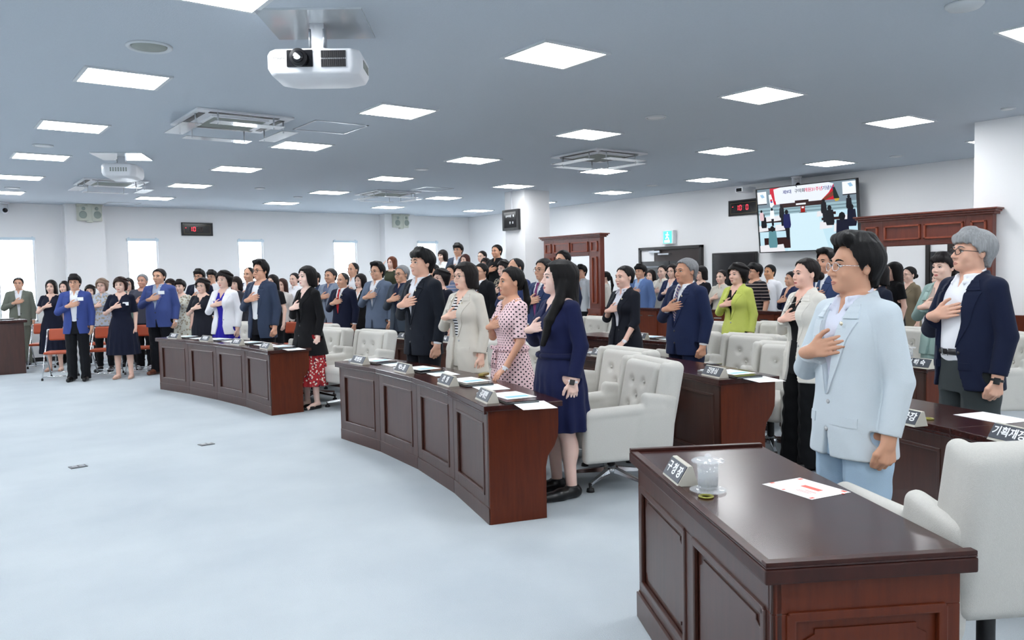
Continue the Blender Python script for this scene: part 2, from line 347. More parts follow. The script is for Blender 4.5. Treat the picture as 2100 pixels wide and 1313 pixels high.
# projectors
def projector(pxp, pyp, rz, zdrop, lab, text=True, s=1.0):
    p = at(pxp, pyp, CEIL); o = tag(empty('projector', (p[0], p[1], CEIL), rz), lab, 'projector')
    MB().box((-.32, -.30, -.012), (.32, .30, 0)).obj('ceiling_plate', mat('gloss_plate', srgb(214, 220, 224), .07, spec=1, metal=.1, coat=.5), o)
    m = MB().box((-.045, -.045, -zdrop+.1), (.045, .045, -.012)); m.box((-.1, -.07, -zdrop+.085), (.1, .07, -zdrop+.1))
    for t in (-1, 1): m.box((t*.09-.008, -.07, -zdrop+.06), (t*.09+.008, .07, -zdrop+.1)); m.tube([(t*.045, -.05, -zdrop+.11), (t*.045, -.05, -.05)], .008, 6)
    m.obj('mount', M_steel, o)
    b = MB(); zt = -zdrop+.07; H = .17; out = [(-.29, -.14), (-.24, -.19), (.24, -.19), (.29, -.14), (.29, .16), (.22, .21), (-.22, .21), (-.29, .16)]
    vs = []; 
    for z, k in ((zt, .95), (zt-.03, 1), (zt-.11, 1), (zt-.15, .93), (zt-H, .7)):
        vs += [(x*k, y*k, z) for x, y in out]
    fs = [tuple(range(8))[::-1], tuple(range(32, 40))]+[(r*8+i, r*8+(i+1) % 8, (r+1)*8+(i+1) % 8, (r+1)*8+i) for r in range(4) for i in range(8)]
    b.add(vs, fs); body = b.obj('housing', M_white, o, .012)
    for f_ in body.data.polygons: f_.use_smooth = True
    q = MB().box((-.16, -.198, zt-.115), (.0, -.185, zt-.012)).obj('lens_recess', M_dark, o, .006)
    MB().lathe([(.052, -.24), (.052, -.2), (.047, -.238), (.036, -.236)], (-.08, 0, zt-.065), 28, axis=1).obj('lens_barrel', M_black, o)
    MB().lathe([(.036, -.246), (.03, -.25), (.001, -.254)], (-.08, .006, zt-.065), 24, axis=1).obj('lens', M_dark, o); MB().sph((-.083, -.25, zt-.07), (.019, .004, .013), 16, 8).obj('lamp_beam', mat('lens_glow', (.4, .5, .6), .05, emit=(.8, .95, 1), es=3), o)
    v = MB(); v.box((.05, -.197, zt-.06), (.2, -.187, zt-.018)); v.box((.05, -.197, zt-.115), (.2, -.187, zt-.07)); vv = v.obj('vent', M_black, o)
    sl = MB()
    for k in range(12): sl.box((.055+k*.0125, -.2, zt-.113), (.057+k*.0125, -.195, zt-.02))
    sl.obj('vent_slat', mat('dark_grey', (.05, .05, .055), .5), vv)
    v = MB()
    for k in range(7): v.box((.287, -.08+k*.03, zt-.1), (.293, -.065+k*.03, zt-.05))
    v.obj('side_vent', M_acgrill, o)
    if text: text_obj('maker_lettering', 'EPSON', .022, M_black, o, (-.205, -.197, zt-.06), (1, 0, 0), (0, 0, 1))
    return o

# ------------------------------------------------------------------ signed distance sculpting
class Fld:
    def __init__(s, lo, hi, h):
        s.h = h; s.lo = np.array(lo, float); n = np.ceil((np.array(hi)-s.lo)/h).astype(int)+1
        s.ax = [(s.lo[i]+h*np.arange(n[i])).astype(np.float32) for i in range(3)]; s.f = np.full(n, 1, np.float32)
    def op(s, fn, lo, hi, k=.01, op='u'):
        m = k+2.5*s.h; sl = []
        for i in range(3):
            a = int(np.searchsorted(s.ax[i], lo[i]-m)); b = int(np.searchsorted(s.ax[i], hi[i]+m)); sl.append(slice(a, b))
            if b <= a: return s
        X = s.ax[0][sl[0]][:, None, None]; Y = s.ax[1][sl[1]][None, :, None]; Z = s.ax[2][sl[2]][None, None, :]
        d = fn(X, Y, Z); g = s.f[tuple(sl)]; d = np.broadcast_to(d, g.shape).astype(np.float32)
        if op == 'u': a, b, sg = g, d, 1
        else: a, b, sg = -g, (d if op == 's' else -d), -1
        if k > 0:
            hh = np.clip(.5+.5*(a-b)/k, 0, 1); r = a+(b-a)*hh-k*hh*(1-hh)
        else: r = np.minimum(a, b)
        s.f[tuple(sl)] = r*sg; return s
    def rc(s, a, b, ra, rb, k=.01, op='u', T=None):
        a = np.array(a, float); b = np.array(b, float)
        if T is not None: a = T(a); b = T(b)
        R = max(ra, rb); ab = b-a; L2 = float(ab@ab)+1e-12
        def fn(X, Y, Z):
            t = np.clip(((X-a[0])*ab[0]+(Y-a[1])*ab[1]+(Z-a[2])*ab[2])/L2, 0, 1)
            return np.sqrt((X-a[0]-t*ab[0])**2+(Y-a[1]-t*ab[1])**2+(Z-a[2]-t*ab[2])**2)-(ra+(rb-ra)*t)
        return s.op(fn, np.minimum(a, b)-R, np.maximum(a, b)+R, k, op)
    def ell(s, c, r, k=.01, op='u', T=None):
        c = np.array(c, float); r = np.array(r, float)
        if T is None: lo, hi = c-r, c+r
        else: c2 = T(c); lo, hi = c2-r.max(), c2+r.max()
        def fn(X, Y, Z):
            if T is not None: X, Y, Z = T.inv(X, Y, Z)
            x, y, z = (X-c[0])/r[0], (Y-c[1])/r[1], (Z-c[2])/r[2]
            k0 = np.sqrt(x*x+y*y+z*z); k1 = np.sqrt((x/r[0])**2+(y/r[1])**2+(z/r[2])**2)+1e-6
            return k0*(k0-1)/k1
        return s.op(fn, lo, hi, k, op)
    def box(s, c, hs, r, k=.01, op='u', rx=0):
        c = np.array(c, float); hs = np.array(hs, float); cr, sr = math.cos(rx), math.sin(rx)
        e = np.array([hs[0], abs(cr)*hs[1]+abs(sr)*hs[2], abs(sr)*hs[1]+abs(cr)*hs[2]])
        def fn(X, Y, Z):
            y, z = Y-c[1], Z-c[2]; y, z = y*cr+z*sr, -y*sr+z*cr
            qx, qy, qz = np.abs(X-c[0])-hs[0]+r, np.abs(y)-hs[1]+r, np.abs(z)-hs[2]+r
            return np.sqrt(np.maximum(qx, 0)**2+np.maximum(qy, 0)**2+np.maximum(qz, 0)**2)+np.minimum(np.maximum(qx, np.maximum(qy, qz)), 0)-r
        return s.op(fn, c-e, c+e, k, op)
    def loft(s, keys, k=.01, op='u', cx=0, off=0, n=2.0, mod=None, smooth=2.5, zcap=True):
        K = np.array(keys, float); zz = s.ax[2].astype(float)
        def sm(col):
            v = np.interp(zz, K[:, 0], K[:, col]); w_ = max(1, int(smooth*.01/s.h)); ker = np.ones(2*w_+1)/(2*w_+1)
            return np.convolve(np.pad(v, w_, mode='edge'), ker, 'valid')
        A = sm(1)+off; B = sm(2)+off; Cy = sm(3) if K.shape[1] > 3 else 0*A; Cx = (sm(4) if K.shape[1] > 4 else 0*A)+cx
        z0, z1 = K[0, 0], K[-1, 0]; mx = A.max()+.03; my = B.max()+.03
        def fn(X, Y, Z):
            Zf = Z[0, 0, :]; i0 = int(np.searchsorted(s.ax[2], Zf[0]-1e-6)); i1 = i0+len(Zf)
            a, b, cy, cxx = (q[i0:i1][None, None, :] for q in (A, B, Cy, Cx))
            x = (X-cxx); y = (Y-cy); rr = (np.abs(x/a)**n+np.abs(y/b)**n)**(1/n)
            d = (rr-1)*np.minimum(a, b)*.95
            if mod is not None: d = d-mod(x, y, Z, rr)
            return np.maximum(d, np.maximum(z0-Z, Z-z1)) if zcap else d
        return s.op(fn, (Cx.min()-mx, Cy.min()-my, z0), (Cx.max()+mx, Cy.max()+my, z1), k, op)
    def net(s):
        f = s.f; ins = f < 0; C = [(i, j, k) for i in (0, 1) for j in (0, 1) for k in (0, 1)]
        def sh(a, c): return a[c[0]:a.shape[0]-1+c[0], c[1]:a.shape[1]-1+c[1], c[2]:a.shape[2]-1+c[2]]
        n = np.zeros(tuple(d-1 for d in f.shape), np.int8)
        for c in C: n += sh(ins, c)
        act = (n > 0) & (n < 8); cells = np.argwhere(act)
        idx = np.full(act.shape, -1, np.int32); idx[act] = np.arange(len(cells))
        val = {c: f[cells[:, 0]+c[0], cells[:, 1]+c[1], cells[:, 2]+c[2]] for c in C}
        P = np.zeros((len(cells), 3)); W = np.zeros(len(cells))
        for a in C:
            for ax in range(3):
                if a[ax]: continue
                b = list(a); b[ax] = 1; b = tuple(b); fa, fb = val[a], val[b]; m = (fa < 0) != (fb < 0)
                t = np.where(m, fa/(fa-fb+1e-12), 0)
                for q in range(3): P[:, q] += np.where(m, a[q]+(t if q == ax else 0), 0)
                W += m
        P = (P/W[:, None]+cells)*s.h+s.lo
        F = []
        for ax in range(3):
            u, v = (ax+1) % 3, (ax+2) % 3
            s0 = [slice(None)]*3; s1 = [slice(None)]*3; s0[ax] = slice(0, -1); s1[ax] = slice(1, None)
            A, B = ins[tuple(s0)], ins[tuple(s1)]; e = np.argwhere(A != B)
            e = e[(e[:, u] > 0) & (e[:, v] > 0) & (e[:, u] < f.shape[u]-1) & (e[:, v] < f.shape[v]-1)]
            if not len(e): continue
            fl = A[e[:, 0], e[:, 1], e[:, 2]]
            def g(du, dv):
                q = e.copy(); q[:, u] -= du; q[:, v] -= dv; return idx[q[:, 0], q[:, 1], q[:, 2]]
            Q = np.stack([g(1, 1), g(0, 1), g(0, 0), g(1, 0)], 1); Q[~fl] = Q[~fl][:, ::-1]; F.append(Q)
        F = np.concatenate(F) if F else np.zeros((0, 4), int)
        # one light relaxation pass
        if len(F):
            for _ in range(2):
                acc = np.zeros_like(P); cnt = np.zeros(len(P))
                for a, b in ((0, 1), (1, 2), (2, 3), (3, 0)):
                    np.add.at(acc, F[:, a], P[F[:, b]]); np.add.at(cnt, F[:, a], 1); np.add.at(acc, F[:, b], P[F[:, a]]); np.add.at(cnt, F[:, b], 1)
                P = P*.6+.4*acc/np.maximum(cnt, 1)[:, None]
        return P, F
def np_mesh(name, P, F, nm=1, extra=None, xf=None):
    """mesh from arrays; extra = MB with its own verts, faces and material indices"""
    if xf is not None: P = xf(P)
    nv = len(P); fl = F.reshape(-1).astype(np.int32); nf = len(F)
    mi = np.zeros(nf, np.int32)
    if extra is not None and extra.v:
        ev = np.array(extra.v)
        P = np.concatenate([P, ev]); loops = [i+nv for f in extra.f for i in f]; cnt = [len(f) for f in extra.f]
        fl = np.concatenate([fl, np.array(loops, np.int32)]); tot = np.concatenate([np.full(nf, 4), np.array(cnt)]); mi = np.concatenate([mi, np.array(extra.m, np.int32)])
    else: tot = np.full(nf, 4)
    me = bpy.data.meshes.new(name); me.vertices.add(len(P)); me.vertices.foreach_set('co', P.astype(np.float32).ravel())
    me.loops.add(len(fl)); me.loops.foreach_set('vertex_index', fl.astype(np.int32)); me.polygons.add(len(tot))
    st = np.concatenate([[0], np.cumsum(tot)[:-1]]).astype(np.int32); me.polygons.foreach_set('loop_start', st)
    me.polygons.foreach_set('material_index', mi); me.polygons.foreach_set('use_smooth', np.ones(len(tot), bool))
    for _ in range(nm): me.materials.append(None)
    me.update(calc_edges=True); me.validate(); return me
def setmats(o, mats):
    for i, m in enumerate(mats):
        o.material_slots[i].link = 'OBJECT'; o.material_slots[i].material = m

# ------------------------------------------------------------------ furniture
def unit(v): v = np.array(v, float); return v/np.linalg.norm(v)
def desk_row(pts, label, depth=.47, ztop=.75, ends=(True, True), name='curved_desk', group=None, mat_top=None):
    """front-bottom polyline pts (xy), seats on the +normal side; each module has a framed front panel"""
    P = [np.array((*p, 0.), float) for p in pts]; n = len(P)-1
    root = empty(name, P[n//2]); tag(root, label, 'desk', group); O = P[n//2]; P = [p-O for p in P]
    nrm = []
    for i in range(n+1):
        a = P[max(i-1, 0)]; b = P[min(i+1, n)]; t = unit(b-a); nv = np.array([t[1], -t[0], 0]);
        if (nv[0] < 0): nv = -nv
        nrm.append(nv)
    Z = np.array([0, 0, 1.])
    top = MB()
    F_ = [p-nn*.035 for p, nn in zip(P, nrm)]; B_ = [p+nn*(depth+.02) for p, nn in zip(P, nrm)]
    t0, t1 = unit(P[1]-P[0]), unit(P[-1]-P[-2]); F_[0] = F_[0]-t0*.03; B_[0] = B_[0]-t0*.03; F_[-1] = F_[-1]+t1*.03; B_[-1] = B_[-1]+t1*.03
    for i in range(n):
        top.prism([F_[i], F_[i+1], B_[i+1], B_[i]], Z*(ztop-.035), Z*ztop)
        top.prism([F_[i], F_[i+1], F_[i+1]+nrm[i+1]*.02, F_[i]+nrm[i]*.02], Z*(ztop-.05), Z*(ztop-.035))
    top.obj('desktop', M_woodtop, root, .004)
    for i in range(n):
        a, b = P[i], P[i+1]; t = unit(b-a); nv = np.array([t[1], -t[0], 0]);
        if nv[0] < 0: nv = -nv
        L = np.linalg.norm(b-a); fp = MB()
        def bar(u0, u1, z0, z1, y0, y1, M): M.prism([a+t*u0+nv*y0, a+t*u1+nv*y0, a+t*u1+nv*y1, a+t*u0+nv*y1], Z*z0, Z*z1)
        e = .002; zt = ztop-.037
        bar(e, L-e, .0, zt, .012, .03, fp)
        bar(e, .1, .0, zt, 0, .012, fp); bar(L-.1, L-e, .0, zt, 0, .012, fp); bar(.1, L-.1, .0, .17, 0, .012, fp); bar(.1, L-.1, zt-.09, zt, 0, .012, fp)
        bar(e, L-e, 0, .1, -.006, 0, fp)
        fo = fp.obj('front_panel', M_wood, root, .0015)
        mo = MB(); r = .016
        bar(.1-r*.3, .1+r, .165, zt-.088, -.006, .01, mo); bar(L-.1-r, L-.1+r*.3, .165, zt-.088, -.006, .01, mo)
        bar(.1-r*.3, L-.1+r*.3, .17-r*.3, .17+r, -.006, .01, mo); bar(.1-r*.3, L-.1+r*.3, zt-.09-r, zt-.09+r*.3, -.006, .01, mo)
        mo.obj('moulding', M_wood, fo, .004)
    prof = [(0, 0), (depth-.09, 0), (depth-.09, .33), (depth-.075, .40), (depth-.03, .46), (depth-.005, .52), (depth, .6), (depth, ztop-.036), (0, ztop-.036)]
    for idx, s_ in ((0, -1), (n, 1)):
        if not ends[0 if idx == 0 else 1]: continue
        p = P[idx]; nv = nrm[idx]; t = (t0 if idx == 0 else t1)*s_
        pe = MB().prism([p+nv*d+Z*z for d, z in prof], t*(-.028), t*.004); pe.obj('side_panel', M_woodred, root, .003)
    mo = MB()
    for i in range(n):
        mo.prism([P[i]+nrm[i]*(depth-.16), P[i+1]+nrm[i+1]*(depth-.16), P[i+1]+nrm[i+1]*(depth-.145), P[i]+nrm[i]*(depth-.145)], Z*.3, Z*(ztop-.04))
    mo.obj('modesty_board', M_wood, root)
    return root
D2 = [(3.33, 7.20), (3.335, 6.40), (3.25, 5.60), (3.08, 4.80), (2.84, 4.03)]
D1 = [(2.92, 12.40), (3.10, 11.55), (3.22, 10.70), (3.30, 9.83), (3.30, 8.97)]
D3 = [(5.40, 7.0), (5.36, 6.15), (5.25, 5.35), (5.05, 4.57), (4.78, 3.79)]
D6 = [(4.86, 11.0), (5.02, 10.2), (5.12, 9.4), (5.2, 8.6), (5.25, 7.8)]
D7 = [(7.05, 8.0), (7.04, 7.15), (6.98, 6.3), (6.86, 5.45)]
D5 = [(6.86, 4.72), (6.74, 3.95), (6.50, 3.12)]
D4 = [(4.40, 2.58), (4.12, 1.83), (3.78, 1.08)]
desk_row(D1, 'curved dark wood desk at the left, the red-skirted woman standing at its end', group='curved desk rows')
desk_row(D2, 'curved dark wood desk in the middle foreground with five name plates', group='curved desk rows')
desk_row(D3, 'curved dark wood desk behind the nearest armchair, at the centre right', group='curved desk rows')
desk_row(D6, 'curved dark wood desk behind the left desk, seen past the white armchairs', group='curved desk rows')
desk_row(D7, 'curved dark wood desk in the third row before the brown parapet', group='curved desk rows')
desk_row(D5, 'dark wood desk with a cut glass on it behind the man in the pale jacket', group='curved desk rows')
desk_row(D4, 'dark wood desk at the right edge in front of the grey-haired man', group='curved desk rows')

# the foreground desk
def front_desk():
    t = unit([-.517, -.857, 0]); nv = np.array([.857, -.517, 0]); a = np.array([2.572, 2.55, 0])+t*.03+nv*.03; L, D, H = 1.41, .55, .75
    root = tag(empty('executive_desk', a+t*L/2+nv*D/2, math.atan2(t[1], t[0])), 'large dark mahogany desk with framed panels in the right foreground', 'desk')
    # local axes: x along t (towards viewer), y: +y side = left of t
    sy = 1 if (-math.sin(math.atan2(t[1], t[0]))*nv[0]+math.cos(math.atan2(t[1], t[0]))*nv[1]) > 0 else -1
    hx, hy = L/2, D/2
    m = MB().box((-hx-.03, -hy-.03, H-.006), (hx+.03, hy+.03, H)); m.obj('desktop', M_woodtop, root, .002); m = MB().box((-hx-.032, -hy-.032, H-.05), (hx+.032, hy+.032, H-.007)); m.obj('edge_band', M_edge, root, .006)
    m = MB()
    for s_ in (-1, 1): m.box((min(s_*hx, s_*(hx+.03)), -hy-.03, H), (max(s_*hx, s_*(hx+.03)), hy+.03, H+.012))
    m.box((-hx-.03, -sy*(hy+.03) if sy > 0 else hy, H), (hx+.03, -sy*hy if sy > 0 else hy+.03, H+.004)); m.obj('top_rim', M_edge, root, .003)
    def face(c, ux, L_, npan, m_, name):
        fo = MB(); un = np.array([ux[1], -ux[0], 0]); 
        if un@np.array(c) < 0: un = -un
        c = np.array(c, float)
        def bar(u0, u1, z0, z1, d0, d1, M): M.prism([c+ux*u0+un*d0, c+ux*u1+un*d0, c+ux*u1+un*d1, c+ux*u0+un*d1], (0, 0, z0), (0, 0, z1))
        bar(-L_/2, L_/2, 0, H-.046, -.03, -.012, fo); bar(-L_/2, L_/2, H-.046-.1, H-.046, -.012, 0, fo); bar(-L_/2, L_/2, 0, .16, -.012, 0, fo); bar(-L_/2, L_/2, 0, .115, 0, .014, fo)
        w = L_/npan
        for k in range(npan+1): u = -L_/2+k*w; bar(max(u-.045, -L_/2), min(u+.045, L_/2), .16, H-.146, -.012, 0, fo)
        f = fo.obj(name, m_, root, .003)
        for k in range(npan):
            mo = MB(); u0 = -L_/2+k*w+.045; u1 = u0+w-.09; z0, z1 = .16, H-.146; r = .022
            for (p, q, y, z) in ((u0-.006, u0+r, z0, z1), (u1-r, u1+.006, z0, z1), (u0, u1, z0-.006, z0+r), (u0, u1, z1-r, z1+.006)): bar(p, q, y, z, -.01, .008, mo)
            mo.obj('moulding', m_, f, .005)
            # raised field with notched corners
            i0, i1, j0, j1, c_ = u0+.05, u1-.05, z0+.05, z1-.05, .03
            pts = [(i0+c_, j0), (i1-c_, j0), (i1-c_, j0+c_*.5), (i1, j0+c_), (i1, j1-c_), (i1-c_, j1-c_*.5), (i1-c_, j1), (i0+c_, j1), (i0+c_, j1-c_*.5), (i0, j1-c_), (i0, j0+c_), (i0+c_, j0+c_*.5)]
            MB().prism([c+ux*p+np.array([0, 0, q]) for p, q in pts], un*-.013, un*-.006).obj('raised_field', m_, f, .002)
    face((0, -sy*hy, 0), np.array([1., 0, 0]), L, 2, M_wood, 'front_panel')
    face((hx, 0, 0), np.array([0, 1., 0]), D, 1, M_woodred, 'side_panel')
    face((-hx, 0, 0), np.array([0, 1., 0]), D, 1, M_woodred, 'side_panel')
    return root, a, t, nv
ED, EDa, EDt, EDn = front_desk()

# armchair
def make_armchair():
    r = tag(empty('armchair'), '', 'armchair')
    f = Fld((-.45, -.5, .1), (.45, .55, 1.0), .009); f.box((0, -.04, .395), (.285, .31, .085), .045); f.box((0, -.05, .45), (.27, .31, .05), .045, k=.004)
    seat = mkobj('seat', np_mesh('seat', *f.net()), r); setmats(seat, [M_fab])
    f = Fld((-.45, .0, .1), (.45, .62, 1.0), .008); f.box((0, .335, .63), (.345, .055, .285), .05, rx=-.20)
    for s_ in (-1, 1): f.box((s_*.31, .30, .68), (.035, .085, .22), .034, k=.03, rx=-.20)
    b = mkobj('back_shell', np_mesh('back_shell', *f.net()), r); setmats(b, [M_fab])
    f = Fld((-.35, .0, .3), (.35, .5, 1.0), .007); f.box((0, .265, .665), (.255, .06, .225), .05, rx=-.20)
    bt = [(-.09, .742), (.09, .742), (0, .635), (-.1, .56), (.1, .56)]
    def cy(z): return .265+(z-.665)*.20-.06
    for x, z in bt: f.ell((x, cy(z)-.012, z), (.03, .03, .03), k=.035, op='s')
    cu = mkobj('back_cushion', np_mesh('back_cushion', *f.net()), r); setmats(cu, [M_fab])
    for x, z in bt: MB().sph((x, cy(z)+.012, z), (.012, .008, .012), 12, 8).obj('button', M_fab, cu)
    for s_ in (-1, 1):
        f = Fld((-.45, -.5, .1), (.45, .55, .9), .009)
        f.box((s_*.335, -.03, .40), (.04, .335, .165), .03); f.box((s_*.335, .2, .50), (.038, .14, .19), .035, k=.05, rx=-.15)
        f.rc((s_*.335, -.33, .57), (s_*.335, .22, .585), .046, .046, k=.012)
        ar = mkobj('armrest', np_mesh('armrest', *f.net()), r); setmats(ar, [M_fab])
    MB().tube([(0, 0, .32), (0, 0, .09)], .03, 16).obj('post', M_black, r); 
    h = MB().lathe([(.04, .06), (.055, .07), (.055, .11), (.035, .13)], n=20); h.box((-.12, -.12, .29), (.12, .12, .31)); h.obj('hub', M_chrome, r)
    MB().tube([(.05, .0, .29), (.2, -.05, .28), (.26, -.06, .27)], .008, 6).obj('lever', M_black, r)
    for k in range(5):
        a = 2*PI*k/5+.35; c, s_ = math.cos(a), math.sin(a); l = MB(); u = np.array([c, s_, 0]); v = np.array([-s_, c, 0])
        l.add([u*.05+v*.025+(0, 0, .075), u*.05-v*.025+(0, 0, .075), u*.33-v*.013+(0, 0, .045), u*.33+v*.013+(0, 0, .045), u*.05+v*.018+(0, 0, .115), u*.05-v*.018+(0, 0, .115), u*.33-v*.01+(0, 0, .065), u*.33+v*.01+(0, 0, .065)],
              [(0, 1, 2, 3), (4, 7, 6, 5), (0, 4, 5, 1), (1, 5, 6, 2), (2, 6, 7, 3), (3, 7, 4, 0)])
        lg = l.obj('leg', M_chrome, r, .003); MB().lathe([(.014, .06), (.01, .03), (.026, .024), (.03, .0)], tuple(u*.325), 14).obj('glide', M_black, lg)
    return r
AC = make_armchair(); _used = [0]
def armchair(x, y, face, label):
    rz = face+PI/2
    if not _used[0]: AC.location = (x, y, 0); AC.rotation_euler = (0, 0, rz); AC['label'] = label; AC['group'] = 'pale upholstered armchairs'; _used[0] = 1; return AC
    return dup(AC, (x, y, 0), rz, label, 'pale upholstered armchairs')
# brown parapet, portals
def portal(y0, y1, x, label, zt):
    """wooden door surround in the plane x, from y0 (far) to y1 (near)"""
    r = tag(empty('door_surround', (x, (y0+y1)/2, 0)), label, 'door surround'); W = (y0-y1)/2-.03; T = .05; jw = .285; zh = zt-.385
    for s_ in (-1, 1):
        a, b = (-W, -W+jw) if s_ < 0 else (W-jw, W)
        j = MB().box((-T, a, 0), (T, b, zt-.06)).obj('jamb', M_portal, r, .004)
        MB().box((-T-.03, a-.02, 0), (T+.03, b+.02, .93)).obj('plinth', M_portal, r, .006)
        def fr(M, ya, yb, za, zb):
            d = .022
            for q in ((ya, yb, za, za+d), (ya, yb, zb-d, zb), (ya, ya+d, za, zb), (yb-d, yb, za, zb)): M.box((-T-.022-(.03 if za < .5 else 0), q[0], q[2]), (-T+.002, q[1], q[3]))
        m = MB(); fr(m, a+.075, b-.075, 1.02, zh-.02); m.obj('moulding', M_ptrim, j, .004)
        m = MB(); fr(m, a+.06, b-.06, .16, .84); m.obj('moulding', M_ptrim, j, .004)
        m = MB(); fr(m, a+.06, b-.06, zh+.07, zh+.25); m.obj('moulding', M_ptrim, j, .004)
    h = MB().box((-T, -W+jw, zh), (T, W-jw, zt-.06)).obj('header', M_portal, r, .004)
    for a, b in ((-W+jw+.02, -.02), (.02, W-jw-.02)):
        m = MB()
        for q in ((a, b, zh+.07, zh+.092), (a, b, zh+.228, zh+.25), (a, a+.022, zh+.07, zh+.25), (b-.022, b, zh+.07, zh+.25)): m.box((-T-.022, q[0], q[2]), (-T+.002, q[1], q[3]))
        m.obj('moulding', M_ptrim, h, .004)
    for k in range(3): MB().box((-T-.012+.003*k, -W+jw, zh+.01+.018*k), (-T+.002, W-jw, zh+.022+.018*k)).obj('bead', M_portal, h)
    c = MB().box((-T-.03, -W-.03, zt-.07), (T+.03, W+.03, zt-.045)); c.box((-T-.05, -W-.05, zt-.045), (T+.05, W+.05, zt-.02)); c.box((-T-.07, -W-.07, zt-.02), (T+.07, W+.07, zt)); c.obj('cornice', M_portal, r, .004)
    return r
PX = 9.72
portal(11.80, 10.20, PX, 'carved reddish wood door surround in the middle of the picture beside the square column', 2.25)
portal(5.50, 3.90, PX, 'carved reddish wood door surround at the right beside the television', 2.19)
def parapet(y0, y1, label, n):
    r = tag(empty('parapet', (PX, (y0+y1)/2, 0)), label, 'low wall'); W = (y0-y1)/2
    MB().box((-.05, -W, 0), (.05, W, .93)).obj('panel_board', M_woodred, r)
    MB().box((-.08, -W, .93), (.08, W, .97)).obj('cap_rail', M_woodtop, r, .004)
    for k in range(n+1): y = -W+.02+k*(2*W-.1)/n; MB().box((-.062, y, 0), (-.05, y+.06, .93)).obj('stile', M_woodred, r)
    for k in range(n*2): y = -W+.15+k*(2*W-.2)/(n*2); MB().box((-.056, y, .84), (-.049, y+.14, .855)).obj('vent_slot', M_chrome, r)
parapet(10.1, 5.62, 'long brown wood parapet between the two door surrounds', 8)
r_ = tag(MB().box((9.60, .5, 0), (9.70, 3.85, 1.0)).obj('wainscot', M_woodred), 'dark brown wood panelling at the right edge under the white pillar', 'panelling')

# doors in the right wall
def door(y0, y1, zt, idx):
    xa = wallx((y0+y1)/2); M_df = mat('door_black', (.016, .014, .014), .35)
    r = empty('door_%d' % idx, (xa, (y0+y1)/2, 0)); r['kind'] = 'structure'; W = (y0-y1)/2
    f = MB(); f.box((-.06, -W, 0), (.02, -W+.06, zt)); f.box((-.06, W-.06, 0), (.02, W, zt)); f.box((-.06, -W, zt-.06), (.02, W, zt)); f.obj('door_frame', M_df, r, .004)
    f = MB().box((-.012, -W+.06, zt-.3), (0, W-.06, zt-.06)); f.obj('transom', mat('door_brown', srgb(44, 32, 30), .45), r)
    for s_ in (-1, 1):
        a, b = (-W+.07, -.01) if s_ < 0 else (.01, W-.07); zz = zt-.3
        lf = MB().box((-.035, a, 0), (-.012, b, zz)).obj('door_leaf', mat('door_pad', (.02, .02, .023), .3), r)
        q = MB()
        for z0, z1 in ((1.1, zz-.1), (.15, 1.0)):
            for lo, hi in (((-.045, a+.1, z0), (-.034, a+.13, z1)), ((-.045, b-.13, z0), (-.034, b-.1, z1)), ((-.045, a+.1, z0), (-.034, b-.1, z0+.03)), ((-.045, a+.1, z1-.03), (-.034, b-.1, z1))): q.box(lo, hi)
        q.obj('leaf_trim', mat('grey_trim', srgb(120, 124, 130), .4, metal=.5), lf)
        q = MB()
        for iy in range(3):
            for iz in range(2): q.sph((-.037, a+.2+iy*(b-a-.4)/2, 1.25+iz*.25), (.012, .012, .012), 8, 6)
        q.obj('stud', M_chrome, lf); MB().box((-.07, s_*.06-.01, .95), (-.035, s_*.06+.01, 1.15)).obj('door_handle', M_chrome, lf)
    c = MB().box((-.07, W-.62, zt-.12), (-.02, W-.32, zt-.08)); c.box((-.1, W-.9, zt-.17), (-.02, W-.6, zt-.14)); c.obj('door_closer', M_steel, r)
door(12.28, 10.56, 2.08, 1); door(6.22, 4.7, 2.08, 2)

# back cameras, clocks, screens
def seven(txt, x, M_on, M_off, parent, h=.10, w_=.055):
    SEG = {'0': 'abcdef', '1': 'bc', ' ': ''}
    on = MB(); off = MB()
    for ch in txt:
        for sname, (u0, u1, v0, v1) in dict(a=(.01, w_-.01, h-.012, h), d=(.01, w_-.01, 0, .012), g=(.01, w_-.01, h/2-.006, h/2+.006), f=(0, .012, h/2+.006, h-.006), b=(w_-.012, w_, h/2+.006, h-.006), e=(0, .012, .006, h/2-.006), c=(w_-.012, w_, .006, h/2-.006)).items():
            (on if sname in SEG[ch] else off).box((x+u0, -.022, v0-h/2), (x+u1, -.019, v1-h/2))
        x += w_+.022
    on.obj('lit_digit', M_on, parent)
    if off.v: off.obj('dim_digit', M_off, parent)
def clock(loc, rz, digits, label, W=.34, H=.145):
    r = tag(empty('digital_clock', loc, rz), label, 'clock')
    MB().box((-W, -.03, -H), (W, 0, H)).obj('case', M_black, r, .006); MB().box((-W+.02, -.034, -H+.02), (W-.02, -.03, H-.02)).obj('glass_face', M_dark, r)
    b = MB()
    for lo, hi in (((-W+.06, -.0345, -H+.04), (W-.06, -.034, -H+.043)), ((-W+.06, -.0345, H-.06), (W-.06, -.034, H-.057)), ((-W+.06, -.0345, -H+.04), (-W+.063, -.034, H-.057)), ((W-.063, -.0345, -H+.04), (W-.06, -.034, H-.057))): b.box(lo, hi)
    b.obj('border_line', mat('gold', (.25, .2, .08), .4), r)
    e = empty('digits', (0, -.016, -.0), 0); e.parent = r
    seven(digits, -.17, M_red, M_reddim, e)
    MB().box((-.26, -.037, .02), (-.235, -.034, .03)).obj('indicator', M_red, r)
    return r
clock((5.295, WY, 2.72), 0, '10  ', 'black digital clock with red 10 on the far left wall')
clock((wallx(9.6)-.0, 9.60, 2.745), -PI/2-.027, '10 0', 'black digital clock with red digits left of the large television', W=.36, H=.15)
